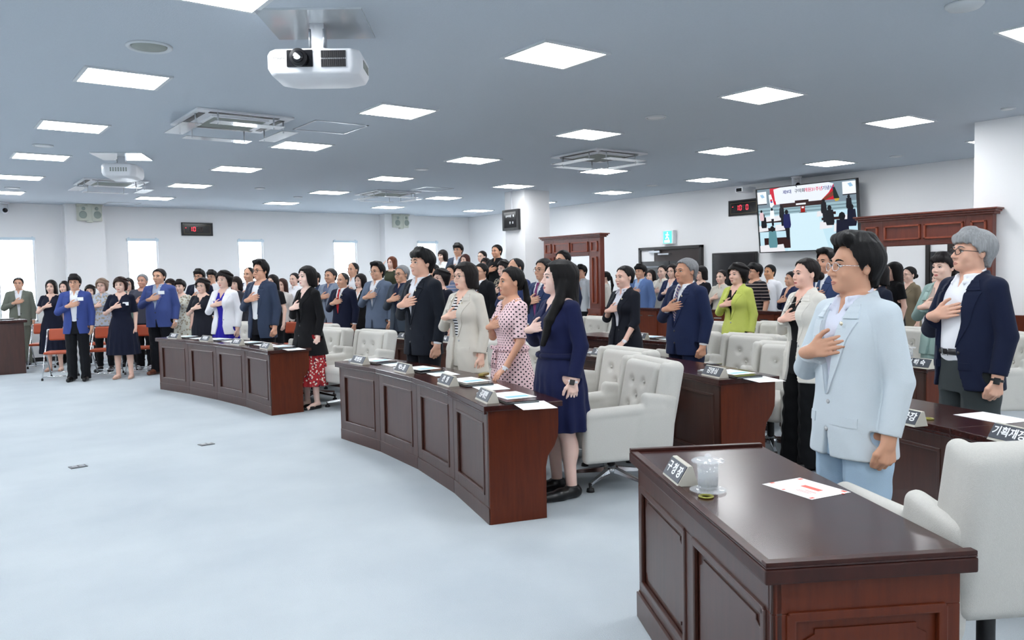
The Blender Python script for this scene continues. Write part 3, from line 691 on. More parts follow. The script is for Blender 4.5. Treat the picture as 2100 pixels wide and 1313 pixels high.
# speaker boxes on the far pillars
for x, z, lab in ((3.10, 3.0, 'cream corner speaker pair on the left far pillar'), (10.28, 3.0, 'cream corner speaker pair on the right far pillar')):
    r = tag(empty('wall_speaker', (x, WY-.28, z)), lab, 'speaker', 'speakers on the far pillars'); M_cr = mat('cream_plastic', srgb(205, 208, 196), .5)
    MB().box((-.05, -.12, -.2), (.05, 0, .17)).obj('bracket', M_cr, r, .01); MB().box((-.24, -.1, .13), (.24, 0, .17)).obj('top_plate', M_cr, r, .01)
    for s_ in (-1, 1):
        b = MB(); b.prism([(s_*.03, -.14, 0), (s_*.2, -.1, 0), (s_*.24, -.02, 0), (s_*.05, 0, 0)], (0, 0, -.17), (0, 0, .13)); bo = b.obj('cabinet', M_cr, r, .012)
        c = MB(); c.sph((s_*.13, -.125, -.05), (.075, .02, .075), 18, 10); c.obj('cone', mat('cone_grey', srgb(150, 160, 152), .5), bo)
        MB().sph((s_*.12, -.13, .075), (.035, .015, .035), 14, 8).obj('tweeter', mat('cone_grey'), bo)
# security cameras
def seccam(loc, rz, lab, kind=0):
    r = tag(empty('security_camera', loc, rz), lab, 'camera')
    if kind == 0:
        MB().lathe([(.09, 0), (.09, -.02), (.05, -.04)], n=20).obj('base', M_white, r)
        MB().box((-.07, -.03, -.16), (-.05, .03, -.03)).obj('yoke', M_white, r); MB().box((.05, -.03, -.16), (.07, .03, -.03)).obj('yoke', M_white, r)
        b = MB().sph((0, 0, -.16), (.062, .07, .07)).obj('head', M_white, r); MB().lathe([(.045, -.075), (.04, -.085), (.03, -.08), (.001, -.07)], (0, 0, -.16), 18, axis=1).obj('lens', M_dark, b)
    else:
        MB().box((-.04, .05, -.05), (.04, .25, .0)).obj('bracket', M_white, r); MB().box((-.08, -.2, -.11), (.08, .12, -.02)).obj('housing', M_white, r, .01); MB().box((-.06, -.206, -.1), (.06, -.2, -.04)).obj('window', M_dark, r)
p = at(1633, 362, CEIL); seccam((p[0], p[1], CEIL), -.6, 'white dome security camera above the television')
seccam((wallx(9.4)-.3, 9.35, 3.1), -PI/2, 'white box security camera above the right wall clock', 1)
p = at(5, 416, CEIL); seccam((p[0]+.02, p[1]-.12, CEIL), 0, 'white dome security camera at the left edge by the far wall')
# column message board
r = tag(empty('message_board', (9.50, 12.50, 2.62), -PI/2), 'small black lettered message board hanging on the square column', 'sign')
MB().box((-.26, -.06, -.2), (.26, 0, .2)).obj('case', M_black, r, .01); MB().box((-.19, -.065, -.15), (.19, -.06, .15)).obj('face', M_dark, r)
text_obj('lettering', '출석의원   명', .05, M_ink, r, (0, -.067, .07), (1, 0, 0), (0, 0, 1), bold=.001); text_obj('lettering', '찬   조', .05, M_ink, r, (.05, -.067, -.06), (1, 0, 0), (0, 0, 1), bold=.001)
tag(MB().box((9.47, 12.49, 2.82), (9.5, 12.52, CEIL)).obj('cable_duct', M_white), 'thin white cable duct above the message board', 'duct')
# exit sign
xw = wallx(11.4); r = tag(empty('exit_sign', (xw, 11.41, 2.27), -PI/2-.027), 'green lit running man exit sign above the double door', 'exit sign')
MB().box((-.155, -.09, -.14), (.155, 0, .14)).obj('case', M_white, r, .006); M_gr = mat('exit_green', (.05, .6, .35), .4, emit=(.08, .85, .5), es=1.0)
MB().box((-.115, -.094, -.125), (.115, -.09, .125)).obj('face', M_gr, r)
M_ew = mat('exit_white', (1, 1, 1), .4, emit=(.9, 1, .95), es=1.1)
g = MB(); g.box((-.085, -.097, -.11), (.06, -.094, -.06)); g.sph((0.0, -.096, .09), (.016, .002, .016), 12, 6); g.tube([(0, -.096, .065), (-.01, -.096, .01), (-.045, -.096, -.03)], .012, 6); g.tube([(-.01, -.096, .01), (.03, -.096, -.02), (.03, -.096, -.055)], .01, 6); g.tube([(-.05, -.096, .05), (0, -.096, .06), (.045, -.096, .04)], .008, 6)
g.obj('pictogram', M_ew, r)
# dark wall monitor
xw = wallx(9.8); r = tag(empty('wall_monitor', (xw, 9.81, 1.56), -PI/2-.027), 'switched-off black wall screen below the right clock', 'screen')
MB().box((-.53, -.06, -.34), (.53, 0, .34)).obj('bezel', M_black, r, .01); MB().box((-.5, -.064, -.31), (.5, -.06, .31)).obj('display', M_dark, r)
# large television
def television():
    A = np.array([wallx(8.3)-.33, 8.10, 2.44]); r = tag(empty('television', tuple(A), -PI/2+.02), 'large lit wall television showing the front of the hall', 'television'); r.rotation_euler = (.10, 0.0, -PI/2-.0)
    W, H = .955, .565
    MB().box((-W-.016, -.0, -H-.016), (W+.016, .045, H+.016)).obj('bezel', M_black, r, .004); fb = MB()
    for lo, hi in (((-W-.016, -.03, -H-.016), (W+.016, 0, -H)), ((-W-.016, -.03, H), (W+.016, 0, H+.016)), ((-W-.016, -.03, -H), (-W, 0, H)), ((W, -.03, -H), (W+.016, 0, H))): fb.box(lo, hi)
    fb.obj('front_bezel', M_black, r); MB().box((-.2, .045, -.25), (.2, .31, .25)).obj('wall_bracket', M_black, r)
    def em(n, c, k=1.0): c = srgb(*c); return mat('tv_'+n, (0, 0, 0), .35, spec=.3, emit=c, es=k)
    sc = MB().box((-W, -.004, -H), (W, 0, H)).obj('display', em('carpet', (190, 222, 235), 1.0), r)
    L = [0]
    def poly(pts, n, c, dz=.0004, k=1.0):
        L[0] += 1; y = -.004-L[0]*dz
        pts = [(min(1, max(0, a)), min(1, max(0, b))) for a, b in pts]
        MB().prism([((px-.5)*2*W, y, (.5-pz)*2*H) for px, pz in pts], (0, 0, 0), (0, -dz, 0)).obj('picture_area', em(n, c, k), sc)
    R = lambda x0, y0, x1, y1: [(x0, y0), (x1, y0), (x1, y1), (x0, y1)]
    poly(R(0, 0, 1, .30), 'wallgrey', (120, 138, 150)); poly(R(0, .30, 1, .42), 'step', (150, 180, 190)); poly(R(0, .335, 1, .35), 'step2', (105, 130, 140)); poly(R(0, .385, 1, .4), 'step2', (105, 130, 140))
    poly(R(.14, .02, .78, .26), 'white', (236, 240, 246)); poly([(.14, .0), (.25, .0), (.19, .13), (.2, .26), (.14, .26)], 'red', (200, 26, 52)); poly([(.79, .03), (.79, .26), (.66, .26), (.74, .14)], 'red', (200, 26, 52)); poly([(.66, .26), (.79, .12), (.79, .2), (.7, .26)], 'brown', (120, 60, 40))
    poly([(.18, .02), (.25, .0), (.74, 0), (.79, .03), (.74, .15), (.66, .26), (.24, .26), (.19, .2)], 'banner', (228, 234, 244))
    poly(R(0, .04, .1, .23), 'white', (236, 240, 246)); poly(R(.87, .02, .995, .2), 'white', (236, 240, 246)); poly(R(.0, .23, .1, .245), 'dark', (20, 22, 30)); poly(R(.87, .2, .995, .215), 'dark', (20, 22, 30))
    poly([(.03, .09), (.06, .08), (.08, .13), (.05, .14)], 'pale', (150, 190, 220)); poly([(.92, .05), (.95, .04), (.97, .09), (.94, .1)], 'pale', (150, 190, 220))
    poly([(.125, .1), (.15, .09), (.18, .26), (.15, .3), (.135, .29)], 'white', (236, 240, 246)); poly([(.14, .17), (.16, .17), (.16, .2), (.14, .2)], 'red', (200, 26, 52)); poly([(.14, .2), (.16, .2), (.165, .22), (.145, .225)], 'flagblue', (30, 60, 150))
    poly([(.78, .08), (.8, .08), (.84, .25), (.81, .28), (.785, .24)], 'flagblack', (14, 30, 26)); poly([(.79, .25), (.84, .25), (.83, .285), (.8, .29)], 'gold', (190, 160, 50))
    poly(R(.24, .255, .7, .32), 'desk', (46, 22, 22)); poly(R(.4, .225, .54, .31), 'desk', (46, 22, 22)); poly(R(.41, .27, .51, .295), 'white', (236, 240, 246)); poly(R(.455, .32, .50, .41), 'podium', (150, 26, 20)); poly(R(.466, .325, .49, .35), 'white', (236, 240, 246)); poly(R(.44, .41, .515, .425), 'desk', (46, 22, 22))
    poly([(.33, .42), (.62, .42), (.72, 1), (.3, 1)], 'aisle', (204, 230, 240))
    def person(x, y, s, n, c, leg=True):
        poly([(x-.028*s, y+.05*s), (x+.028*s, y+.05*s), (x+.035*s, y+.2*s), (x+.028*s, y+.24*s), (x-.028*s, y+.24*s), (x-.035*s, y+.2*s)], n, c)
        poly([(x+.017*s*math.cos(q*PI/4), y+.025*s+.034*s*math.sin(q*PI/4)) for q in range(8)], 'hair', (12, 12, 18))
        if leg: poly([(x-.018*s, y+.24*s), (x+.022*s, y+.24*s), (x+.018*s, y+.4*s), (x-.012*s, y+.4*s)], 'dark', (20, 22, 30))
    for x0, y0, x1, y1 in ((.04, .5, .26, .54), (.0, .62, .3, .68), (.05, .78, .33, .95), (.62, .44, .8, .48), (.66, .52, .86, .56)): poly(R(x0, y0, x1, y1), 'desk', (46, 22, 22))
    for x, y, s in ((.12, .44, 1), (.21, .44, 1), (.05, .58, 1.2), (.23, .58, 1.2), (.06, .9, 1.8), (.2, .9, 1.6), (.66, .42, 1), (.7, .58, 1.4), (.84, .62, 1.5), (.93, .5, 1.2)):
        poly([(x-.04*s, y), (x+.035*s, y-.01*s), (x+.045*s, y+.07*s), (x-.045*s, y+.08*s)], 'chair', (226, 226, 230))
    person(.155, .31, .7, 'white', (236, 240, 246)); person(.26, .28, .8, 'suit', (16, 17, 26)); person(.31, .36, 1.15, 'suitblue', (24, 28, 86)); person(.06, .4, .9, 'suit', (16, 17, 26), False); person(.04, .33, .7, 'pink', (220, 190, 196), False)
    person(.69, .25, .85, 'suit', (16, 17, 26)); person(.93, .22, .8, 'suit', (16, 17, 26)); person(.745, .35, 1.2, 'suit', (16, 17, 26), False); person(.95, .36, 1.3, 'suitnavy', (14, 16, 40), False); person(.86, .47, 1.9, 'suitnavy', (14, 16, 40), False)
    person(.15, .6, 1.4, 'teal', (92, 140, 150), False)
    L[0] += 1
    text_obj('caption', '제9대', .075, em('ctext', (50, 60, 130)), sc, (-.32, -.006-L[0]*.0004, .47), (1, 0, 0), (0, 0, 1), bold=.001)
    text_obj('caption', '구의회', .075, em('ctext2', (30, 34, 50)), sc, (-.07, -.006-L[0]*.0004, .47), (1, 0, 0), (0, 0, 1), bold=.001)
    text_obj('caption', '개원31주년', .075, em('ctext3', (215, 40, 90)), sc, (.19, -.006-L[0]*.0004, .47), (1, 0, 0), (0, 0, 1), bold=.001)
    text_obj('caption', '기념식', .075, em('ctext', (50, 60, 130)), sc, (.46, -.006-L[0]*.0004, .47), (1, 0, 0), (0, 0, 1), bold=.001)
television()
projector(652, 48, -.62, .275, 'white ceiling projector with a lit lens hanging at the upper left')
projector(250, 320, -2.0, .2, 'second white projector farther back above the left windows', text=False)
# lectern at the left edge
r = tag(empty('lectern', (1.25, 16.8, 0)), 'dark wood lectern cut by the left edge of the picture', 'lectern')
MB().box((-.7, -.3, 0), (.42, .3, .9)).obj('body', M_wood, r, .01); MB().box((-.75, -.35, .9), (.47, .35, .95)).obj('top', M_woodtop, r, .008); MB().box((.1, -.1, .95), (.3, .1, .97)).obj('book', M_black, r)

# folding chairs
def make_folding():
    r = tag(empty('folding_chair'), '', 'folding chair')
    f = Fld((-.3, .05, .55), (.3, .4, .9), .009); f.box((0, .2, .72), (.2, .028, .1), .026, rx=-.2); b = mkobj('backrest', np_mesh('backrest', *f.net()), r); setmats(b, [M_orange])
    f = Fld((-.3, -.35, .35), (.3, .3, .55), .009); f.box((0, -.05, .44), (.2, .2, .022), .02); b = mkobj('seat', np_mesh('seat', *f.net()), r); setmats(b, [M_orange])
    m = MB()
    for s_ in (-1, 1): m.tube([(s_*.225, -.26, .02), (s_*.225, .0, .44), (s_*.225, .17, .66), (s_*.22, .21, .80)], .012, 8)
    m.tube([(-.22, .21, .80), (.22, .21, .80)], .012, 8); m.tube([(-.225, -.24, .06), (.225, -.24, .06)], .009, 6); m.obj('front_frame', M_chrome, r)
    m = MB()
    for s_ in (-1, 1): m.tube([(s_*.205, .26, .02), (s_*.205, .0, .40), (s_*.205, -.16, .42)], .011, 8)
    m.tube([(-.205, .22, .08), (.205, .22, .08)], .009, 6); m.obj('rear_frame', M_chrome, r)
    for x, y in ((-.225, -.26), (.225, -.26), (-.205, .26), (.205, .26)): MB().lathe([(.017, 0), (.017, .03), (.013, .04)], (x, y, 0), 10).obj('foot_cap', M_black, r)
    return r
FC = make_folding(); _fu = [0]
def folding(x, y, face, label):
    if not _fu[0]: FC.location = (x, y, 0); FC.rotation_euler = (0, 0, face+PI/2); FC['label'] = label; FC['group'] = 'orange folding chairs'; _fu[0] = 1; return FC
    return dup(FC, (x, y, 0), face+PI/2, label, 'orange folding chairs')

# ------------------------------------------------------------------ people
SKINS = {}
def skin(c=(226, 188, 168)):
    k = 'skin_%d_%d_%d' % c
    if k not in MATS:
        m = mat(k, tuple(v*q for v, q in zip(srgb(*c), (.97, .93, .91))), .5, spec=.3, var=.05, vscale=12); b = m.node_tree.nodes['Principled BSDF']
        b.inputs['Subsurface Weight'].default_value = .12; b.inputs['Subsurface Radius'].default_value = (.02, .008, .005); b.inputs['Subsurface Scale'].default_value = .3
    return MATS[k]
def hairmat(c=(20, 17, 18)): return mat('hair_%d_%d_%d' % c, tuple(v*.95 for v in srgb(*c)), .5, spec=.22, bump=.9, bscale=60, stretch=(9, 9, .8), var=.5, vscale=14) if c[0] > 90 else mat('hair_%d_%d_%d' % c, tuple(v*.7 for v in srgb(*c)), .5, spec=.22, bump=.8, bscale=60, stretch=(6, 6, .6))
M_eyew = mat('eye_white', (.72, .70, .69), .25); M_iris = mat('eye_dark', (.015, .01, .01), .12)
M_lipm = mat('lip_natural', srgb(178, 116, 102), .5); M_lipf = mat('lip_red', srgb(176, 62, 66), .4)
class HeadT:
    """turn of the head about the neck: yaw (to its left) and pitch (up)"""
    P = np.array([0, .02, 1.50])
    def __init__(s, yaw=0, pitch=0):
        cy, sy, cp, sp = math.cos(yaw), math.sin(yaw), math.cos(pitch), math.sin(pitch)
        Rx = np.array([[1, 0, 0], [0, cp, sp], [0, -sp, cp]]); Rz = np.array([[cy, -sy, 0], [sy, cy, 0], [0, 0, 1]])
        # pitch up lifts the face (-y side)
        s.M = Rz@np.array([[1, 0, 0], [0, cp, sp], [0, -sp, cp]])
    def __call__(s, p): return s.M@(np.array(p, float)-s.P)+s.P
    def arr(s, P): return (P-s.P)@s.M.T+s.P
    def inv(s, X, Y, Z):
        x, y, z = X-s.P[0], Y-s.P[1], Z-s.P[2]; M = s.M
        return (M[0, 0]*x+M[1, 0]*y+M[2, 0]*z+s.P[0], M[0, 1]*x+M[1, 1]*y+M[2, 1]*z+s.P[1], M[0, 2]*x+M[1, 2]*y+M[2, 2]*z+s.P[2])
POSE = ['std']
def arms(sex, pose=None):
    pose = pose or POSE[0]
    sx = .178 if sex == 'm' else .155; hx = .02 if sex == 'm' else .0
    R = dict(LS=(sx, .01, 1.395), LE=(sx+.045, .045, 1.12), LW=(sx+.05, -.015, .875), RS=(-sx, .01, 1.395), RE=(-sx-.075, -.055, 1.135), RW=(-.062, -.172 if sex == 'm' else -.168, 1.235))
    if pose == 'lean': R['LE'] = (sx+.035, -.025, 1.115); R['LW'] = (sx+.02, -.165, .905)
    if pose == 'salute': R['RE'] = (-sx-.19, -.10, 1.33); R['RW'] = (-.165, -.135, 1.535)
    return R
TORSO = dict(m=[(.80, .16, .11, .0), (.90, .172, .118, .0), (1.0, .158, .108, -.004), (1.08, .15, .102, -.005), (1.18, .156, .106, -.002), (1.28, .17, .115, 0), (1.36, .172, .105, .005), (1.42, .135, .08, .012), (1.46, .085, .065, .015), (1.48, .06, .055, .015)],
             f=[(.80, .165, .115, .005), (.88, .175, .12, .005), (.98, .155, .108, .0), (1.08, .125, .09, -.002), (1.18, .132, .095, 0), (1.27, .148, .105, 0), (1.35, .15, .095, .005), (1.42, .115, .07, .012), (1.46, .07, .055, .015), (1.48, .05, .048, .015)])
def hand(f, W, u, n, curl, k=.006, s=1.0, spread=.10, thumb=1.0):
    """W wrist, u finger direction, n palm normal, thumb on the +v side"""
    W = np.array(W, float); u = unit(u); n = np.array(n, float); n = unit(n-u*(n@u)); v = np.cross(n, u)
    # v points to the thumb for the right hand lying on the chest and for the left hanging hand after the sign choice
    v = v*thumb
    L = [(.029, .083, .038, .023, .018, .0100), (.0095, .088, .042, .026, .019, .0104), (-.0105, .084, .039, .024, .018, .0100), (-.029, .076, .030, .019, .016, .0088)]
    f.rc(W-u*.03, W+u*.02, .027*s, .026*s, k=.012); 
    for i, (a, kl, l1, l2, l3, r) in enumerate(L):
        K = W+(u*kl+v*a)*s; f.rc(W+(u*.012+v*a*.55)*s, K, .0145*s, .0125*s, k=.01)
        d = unit(u+v*spread*(1.2-i)*.8); p = K; c = 0
        for l, rr, cc in ((l1, r, curl*.8), (l2, r*.92, curl*1.15), (l3, r*.84, curl*.8)):
            c += cc; q = d*math.cos(c)+n*math.sin(c); e = p+q*l*s; f.rc(p, e, rr*s, rr*.94*s, k=.0035); p = e
    a = W+(u*.022+v*.022)*s; b = a+(u*.034+v*.030+n*.004*curl)*s; c = b+(u*.030+v*(.016-.02*curl)+n*.016*curl)*s; e = c+(u*.024+v*(.006-.016*curl)+n*.018*curl)*s
    f.rc(a, b, .0155*s, .0125*s, k=.010); f.rc(b, c, .0118*s, .0105*s, k=.005); f.rc(c, e, .0105*s, .009*s, k=.004)
def tri(a, b, t): return a+(b-a)*t
BODY = {}
def body_mesh(sex, yaw=0, pitch=0, h=.005, lean=0, left='fist', age=0):
    key = (sex, round(yaw, 2), round(pitch, 2), h, left, POSE[0])
    if key in BODY: return BODY[key]
    A = arms(sex); T = HeadT(yaw, pitch); m = sex == 'm'
    f = Fld((-.44 if POSE[0] == 'salute' else -.36, -.36 if POSE[0] == 'lean' else -.27, -.005), (.33, .22, 1.78), h)
    f.loft(TORSO[sex], k=.02, n=2.3)
    if not m:
        for s_ in (-1, 1): f.ell((s_*.065, -.075, 1.27), (.062, .05, .062), k=.04)
    for s_ in (-1, 1):
        f.rc((s_*.05, .012, 1.425), (s_*(.165 if m else .145), .012, 1.40), .05, .05 if m else .042, k=.04)
        f.rc((s_*.088, 0, .87), (s_*.092, -.008, .49), .085, .054, k=.03); f.rc((s_*.092, -.006, .49), (s_*.098, .02, .09), .05, .034, k=.02); f.ell((s_*.096, .022, .36), (.045, .048, .11), k=.03)
        f.rc((s_*.1, .03, .055), (s_*.112, -.06, .04), .034, .032, k=.02); f.rc((s_*.112, -.06, .035), (s_*.12, -.135, .024), .032, .024, k=.02)
    f.op(lambda X, Y, Z: -Z+0*X+0*Y, (-.36, -.27, -.005), (.36, .3, .06), k=.0, op='i')
    f.rc((0, .022, 1.43), (0, .012, 1.55), .057 if m else .047, .055 if m else .045, k=.03)
    ra = (.048, .040, .027) if m else (.040, .034, .023)
    for S, E, W_ in (('LS', 'LE', 'LW'), ('RS', 'RE', 'RW')):
        f.rc(A[S], A[E], ra[0], ra[1], k=.03); f.rc(A[E], A[W_], ra[1], ra[2], k=.012)
    hs = 1.0 if m else .9
    if POSE[0] == 'salute': hand(f, A['RW'], (.62, .10, .75), (.3, .5, -.5), .03, s=hs, thumb=1, spread=.0)
    else: hand(f, A['RW'], (.93, .235, .27), (0, 1, 0), .06, s=hs, thumb=-1, spread=.045)
    if POSE[0] == 'lean': hand(f, A['LW'], (-.05, -.75, -.62), (0, -.3, -1), .12, s=hs, thumb=1, spread=.2)
    elif left == 'fist': hand(f, A['LW'], (.02, -.10, -1), (-1, 0, 0), .95, s=hs, thumb=1)
    else: hand(f, A['LW'], (.02, -.08, -1), (-1, .1, 0), .28, s=hs, thumb=1)
    # head
    f.ell((0, .015, 1.638), (.075, .096, .090), T=T, k=.02); f.ell((0, -.018, 1.588), (.0635, .072, .088), T=T, k=.03)
    jw = .052 if m else .046
    f.ell((0, -.026, 1.537), (jw, .058, .042), T=T, k=.03); f.ell((0, -.072, 1.512), (.020, .017, .017), T=T, k=.03)
    for s_ in (-1, 1): f.ell((s_*.036, -.062, 1.572), (.026, .024, .026), T=T, k=.02)
    f.rc((-.036, -.079, 1.629), (.036, -.079, 1.629), .011, .011, T=T, k=.018)
    for s_ in (-1, 1): f.ell((s_*.031, -.103, 1.607), (.018, .021, .0095), T=T, k=.010, op='s')
    f.rc((0, -.088, 1.612), (0, -.1085 if m else -.1055, 1.574), .007, .0115 if m else .0105, T=T, k=.010)
    for s_ in (-1, 1): f.ell((s_*.0125, -.0975, 1.569), (.0085, .010, .0075), T=T, k=.006)
    f.ell((0, -.0875, 1.5385), (.022, .0100, .0062), T=T, k=.006); f.ell((0, -.0862, 1.5285), (.019, .0100, .007), T=T, k=.006); f.rc((-.021, -.094, 1.5335), (.021, -.094, 1.5335), .0022, .0022, T=T, k=.004, op='s')
    for s_ in (-1, 1): f.ell((s_*.0765, .012, 1.597), (.009, .018, .030), T=T, k=.006); f.ell((s_*.088, .006, 1.60), (.006, .009, .018), T=T, k=.004, op='s')
    P, F = f.net()
    # eyes, lids, brows and lips, set into the same mesh
    ex = MB()
    for s_ in (-1, 1):
        ex.sph((s_*.031, -.0775, 1.6065), (.0135, .0085, .0062), 16, 10, 1); ex.sph((s_*.0305, -.0835, 1.6065), (.0062, .0038, .0060), 12, 8, 2)
        lid = [(s_*x, y, z) for x, y, z in ((.0175, -.0845, 1.6055), (.024, -.0878, 1.6115), (.031, -.0882, 1.6132), (.039, -.0842, 1.6115), (.0455, -.0772, 1.6065))]
        ex.tube(lid, [.001, .0026, .0028, .0026, .001], 6, 2)
        br = [(s_*x, y, z) for x, y, z in ((.013, -.0925, 1.6275), (.022, -.0925, 1.6315), (.033, -.0905, 1.6335), (.043, -.085, 1.632), (.051, -.0765, 1.627))]
        ex.tube(br, [.0026, .0046, .0048, .0038, .0014] if m else [.002, .0032, .0033, .0025, .001], 6, 3)
    ex.tube([(-.0205, -.0905, 1.5345), (-.010, -.0950, 1.5385), (0, -.0955, 1.5372), (.010, -.0950, 1.5385), (.0205, -.0905, 1.5345)], [.001, .003, .0027, .003, .001], 8, 4)
    ex.tube([(-.0195, -.090, 1.5325), (-.009, -.0942, 1.529), (0, -.0945, 1.5283), (.009, -.0942, 1.529), (.0195, -.090, 1.5325)], [.001, .003, .0037, .003, .001], 8, 4)
    ex.v = [tuple(T(p)) for p in ex.v]
    me = np_mesh('body', P, F, 5, ex); BODY[key] = me; return me

# hair: outer shape cut by a hairline given as height over azimuth (0 front, pi back)
HL = {
 'short': ([0, .5, .85, 1.15, 1.35, 1.65, 1.95, 2.4, PI], [1.693, 1.690, 1.665, 1.63, 1.600, 1.625, 1.565, 1.535, 1.525]),
 'swept': ([0, .5, .8, 1.05, 1.3, 1.6, 1.95, 2.4, PI], [1.698, 1.694, 1.668, 1.625, 1.588, 1.62, 1.555, 1.52, 1.510]),
 'fringe': ([0, .5, .85, 1.15, 1.35, 1.65, 1.95, 2.4, PI], [1.655, 1.656, 1.648, 1.62, 1.595, 1.615, 1.56, 1.53, 1.52]),
 'thin': ([0, .4, .8, 1.1, 1.35, 1.65, 1.95, 2.4, PI], [1.725, 1.715, 1.68, 1.64, 1.605, 1.63, 1.57, 1.54, 1.53]),
 'bob': ([0, .45, .75, .95, 1.2, 1.6, 2.2, PI], [1.685, 1.675, 1.64, 1.53, 1.50, 1.495, 1.485, 1.48]),
 'bobfringe': ([0, .45, .75, .95, 1.2, 1.6, 2.2, PI], [1.645, 1.645, 1.63, 1.53, 1.50, 1.495, 1.49, 1.485]),
 'long': ([0, .4, .7, .95, 1.2, 1.6, 2.2, PI], [1.698, 1.685, 1.64, 1.50, 1.30, 1.18, 1.15, 1.15]),
 'shoulder': ([0, .4, .7, .9, 1.2, 1.6, 2.2, PI], [1.69, 1.675, 1.635, 1.52, 1.42, 1.38, 1.36, 1.36]),
 'up': ([0, .5, .85, 1.15, 1.4, 1.65, 1.95, 2.4, PI], [1.698, 1.69, 1.665, 1.63, 1.605, 1.63, 1.575, 1.55, 1.535]),
 'curly': ([0, .45, .8, 1.05, 1.3, 1.6, 2.2, PI], [1.675, 1.67, 1.65, 1.60, 1.565, 1.55, 1.515, 1.50]),
}
HAIR = {}
def hair_mesh(style, yaw=0, pitch=0, h=.006):
    key = (style, round(yaw, 2), round(pitch, 2), h)
    if key in HAIR: return HAIR[key]
    az, zc = HL[style]; T = HeadT(yaw, pitch)
    long_ = style in ('long', 'shoulder', 'bob', 'bobfringe'); z0 = {'long': 1.10, 'shoulder': 1.32}.get(style, 1.44)
    f = Fld((-.18, -.17, z0), (.18, .20, 1.83), h)
    t = dict(short=.014, swept=.021, fringe=.022, thin=.007, up=.011, curly=.034).get(style, .018)
    f.ell((0, .016, 1.640), (.077+t, .097+t, .089+t*.95), k=.01)
    if style in ('short', 'swept', 'fringe'): f.loft([(1.50, .058, .05, .05), (1.54, .066, .07, .035), (1.60, .079+t*.3, .088, .026), (1.66, .08+t*.5, .1, .016), (1.70, .06, .075, .016)], k=.02)
    if style == 'thin': f.loft([(1.50, .058, .05, .05), (1.54, .066, .07, .035), (1.60, .081, .088, .026), (1.66, .082, .1, .016), (1.70, .06, .075, .016)], k=.02)
    if style == 'curly':
        for i in range(90):
            a = i*2.39996; z = 1.55+.19*((i*.618) % 1); rr = math.sqrt(max(0, 1-((z-1.64)/.13)**2)); f.ell((math.sin(a)*.10*rr, .02-math.cos(a)*.115*rr, z), (.022, .022, .018), k=.008)
        f.loft([(1.48, .07, .07, .04), (1.55, .098, .10, .025), (1.64, .106, .12, .016)], k=.02)
    if style == 'up':
        f.loft([(1.53, .06, .05, .05), (1.60, .079, .088, .026), (1.66, .08, .1, .016), (1.70, .06, .075, .016)], k=.02)
    if style == 'swept': f.rc((-.045, -.062, 1.728), (.045, -.062, 1.728), .026, .026, k=.03); f.rc((0, -.03, 1.738), (0, .06, 1.73), .03, .03, k=.03)
    if style == 'fringe': f.rc((-.05, -.07, 1.69), (.05, -.07, 1.69), .024, .024, k=.03); f.rc((-.03, -.03, 1.73), (.03, -.03, 1.73), .03, .03, k=.03)
    if long_:
        w_ = .012 if style == 'long' else 0
        lo = {'long': [(1.12, .105, .035, .115), (1.22, .125, .05, .105), (1.32, .12, .06, .085)], 'shoulder': [(1.34, .125, .075, .065), (1.40, .12, .08, .06)]}.get(style, [(1.475, .088, .085, .035)])
        f.loft(lo+[(1.46, .098, .09, .045), (1.53, .103, .105, .028), (1.60, .102, .112, .02), (1.65, .096, .113, .016), (1.70, .068, .088, .016)], k=.02)
    # cut the face and everything under the hairline
    fz = lambda X, Y: np.interp(np.arctan2(np.abs(X), -(Y-.012))+0*X*Y, az, zc).astype(np.float32)
    wob = lambda X, Y: .004*np.sin(np.arctan2(X, -Y)*17)+.003*np.sin(np.arctan2(X, -Y)*41+1)
    f.op(lambda X, Y, Z: (fz(X, Y)+wob(X, Y)-Z)*.6, (-.17, -.15, z0), (.17, .2, 1.83), k=.006, op='i')
    # strand relief
    if style != 'curly':
        g = f.f; X = f.ax[0][:, None, None]; Y = f.ax[1][None, :, None]; Z = f.ax[2][None, None, :]
        a = np.arctan2(X, -(Y-.02)); f.f = (g-.0011*np.sin(a*17+np.sin(Z*30)*1.8+np.sin(a*5)*2)-.0006*np.sin(a*39+Z*30)).astype(np.float32)
    if style == 'long':   # one length falls forward over the shoulder
        f.rc((.088, 0, 1.56), (.112, -.03, 1.42), .024, .036, k=.03); f.rc((.112, -.03, 1.42), (.125, -.085, 1.30), .036, .036, k=.02); f.rc((.125, -.085, 1.30), (.13, -.125, 1.13), .034, .018, k=.02); f.rc((-.088, 0, 1.56), (-.11, .02, 1.38), .024, .03, k=.03)
        f.ell((0, -.045, 1.59), (.066, .085, .092), k=.004, op='s'); f.ell((0, -.01, 1.50), (.05, .09, .06), k=.004, op='s')
    P, F = f.net(); me = np_mesh('hair', P, F, 1, None, T.arr); HAIR[key] = me; return me
def tail_mesh(kind, yaw, pitch):
    key = (kind, round(yaw, 2), round(pitch, 2), 'tail')
    if key in HAIR: return HAIR[key]
    T = HeadT(yaw, pitch); f = Fld((-.1, .05, 1.15), (.1, .24, 1.76), .006)
    if kind == 'bun': f.ell((0, .125, 1.66-.04), (.042, .036, .04), k=.01)
    elif kind == 'bundo': f.ell((0, .135, 1.585), (.036, .034, .036), k=.01)
    else:
        f.ell((0, .12, 1.62), (.025, .022, .025), k=.02); f.rc((0, .13, 1.60), (0, .155, 1.45), .026, .030, k=.02); f.rc((0, .155, 1.45), (.01, .13, 1.26), .030, .012, k=.02)
    P, F = f.net(); me = np_mesh('hair', P, F, 1, None, T.arr); HAIR[key] = me; return me

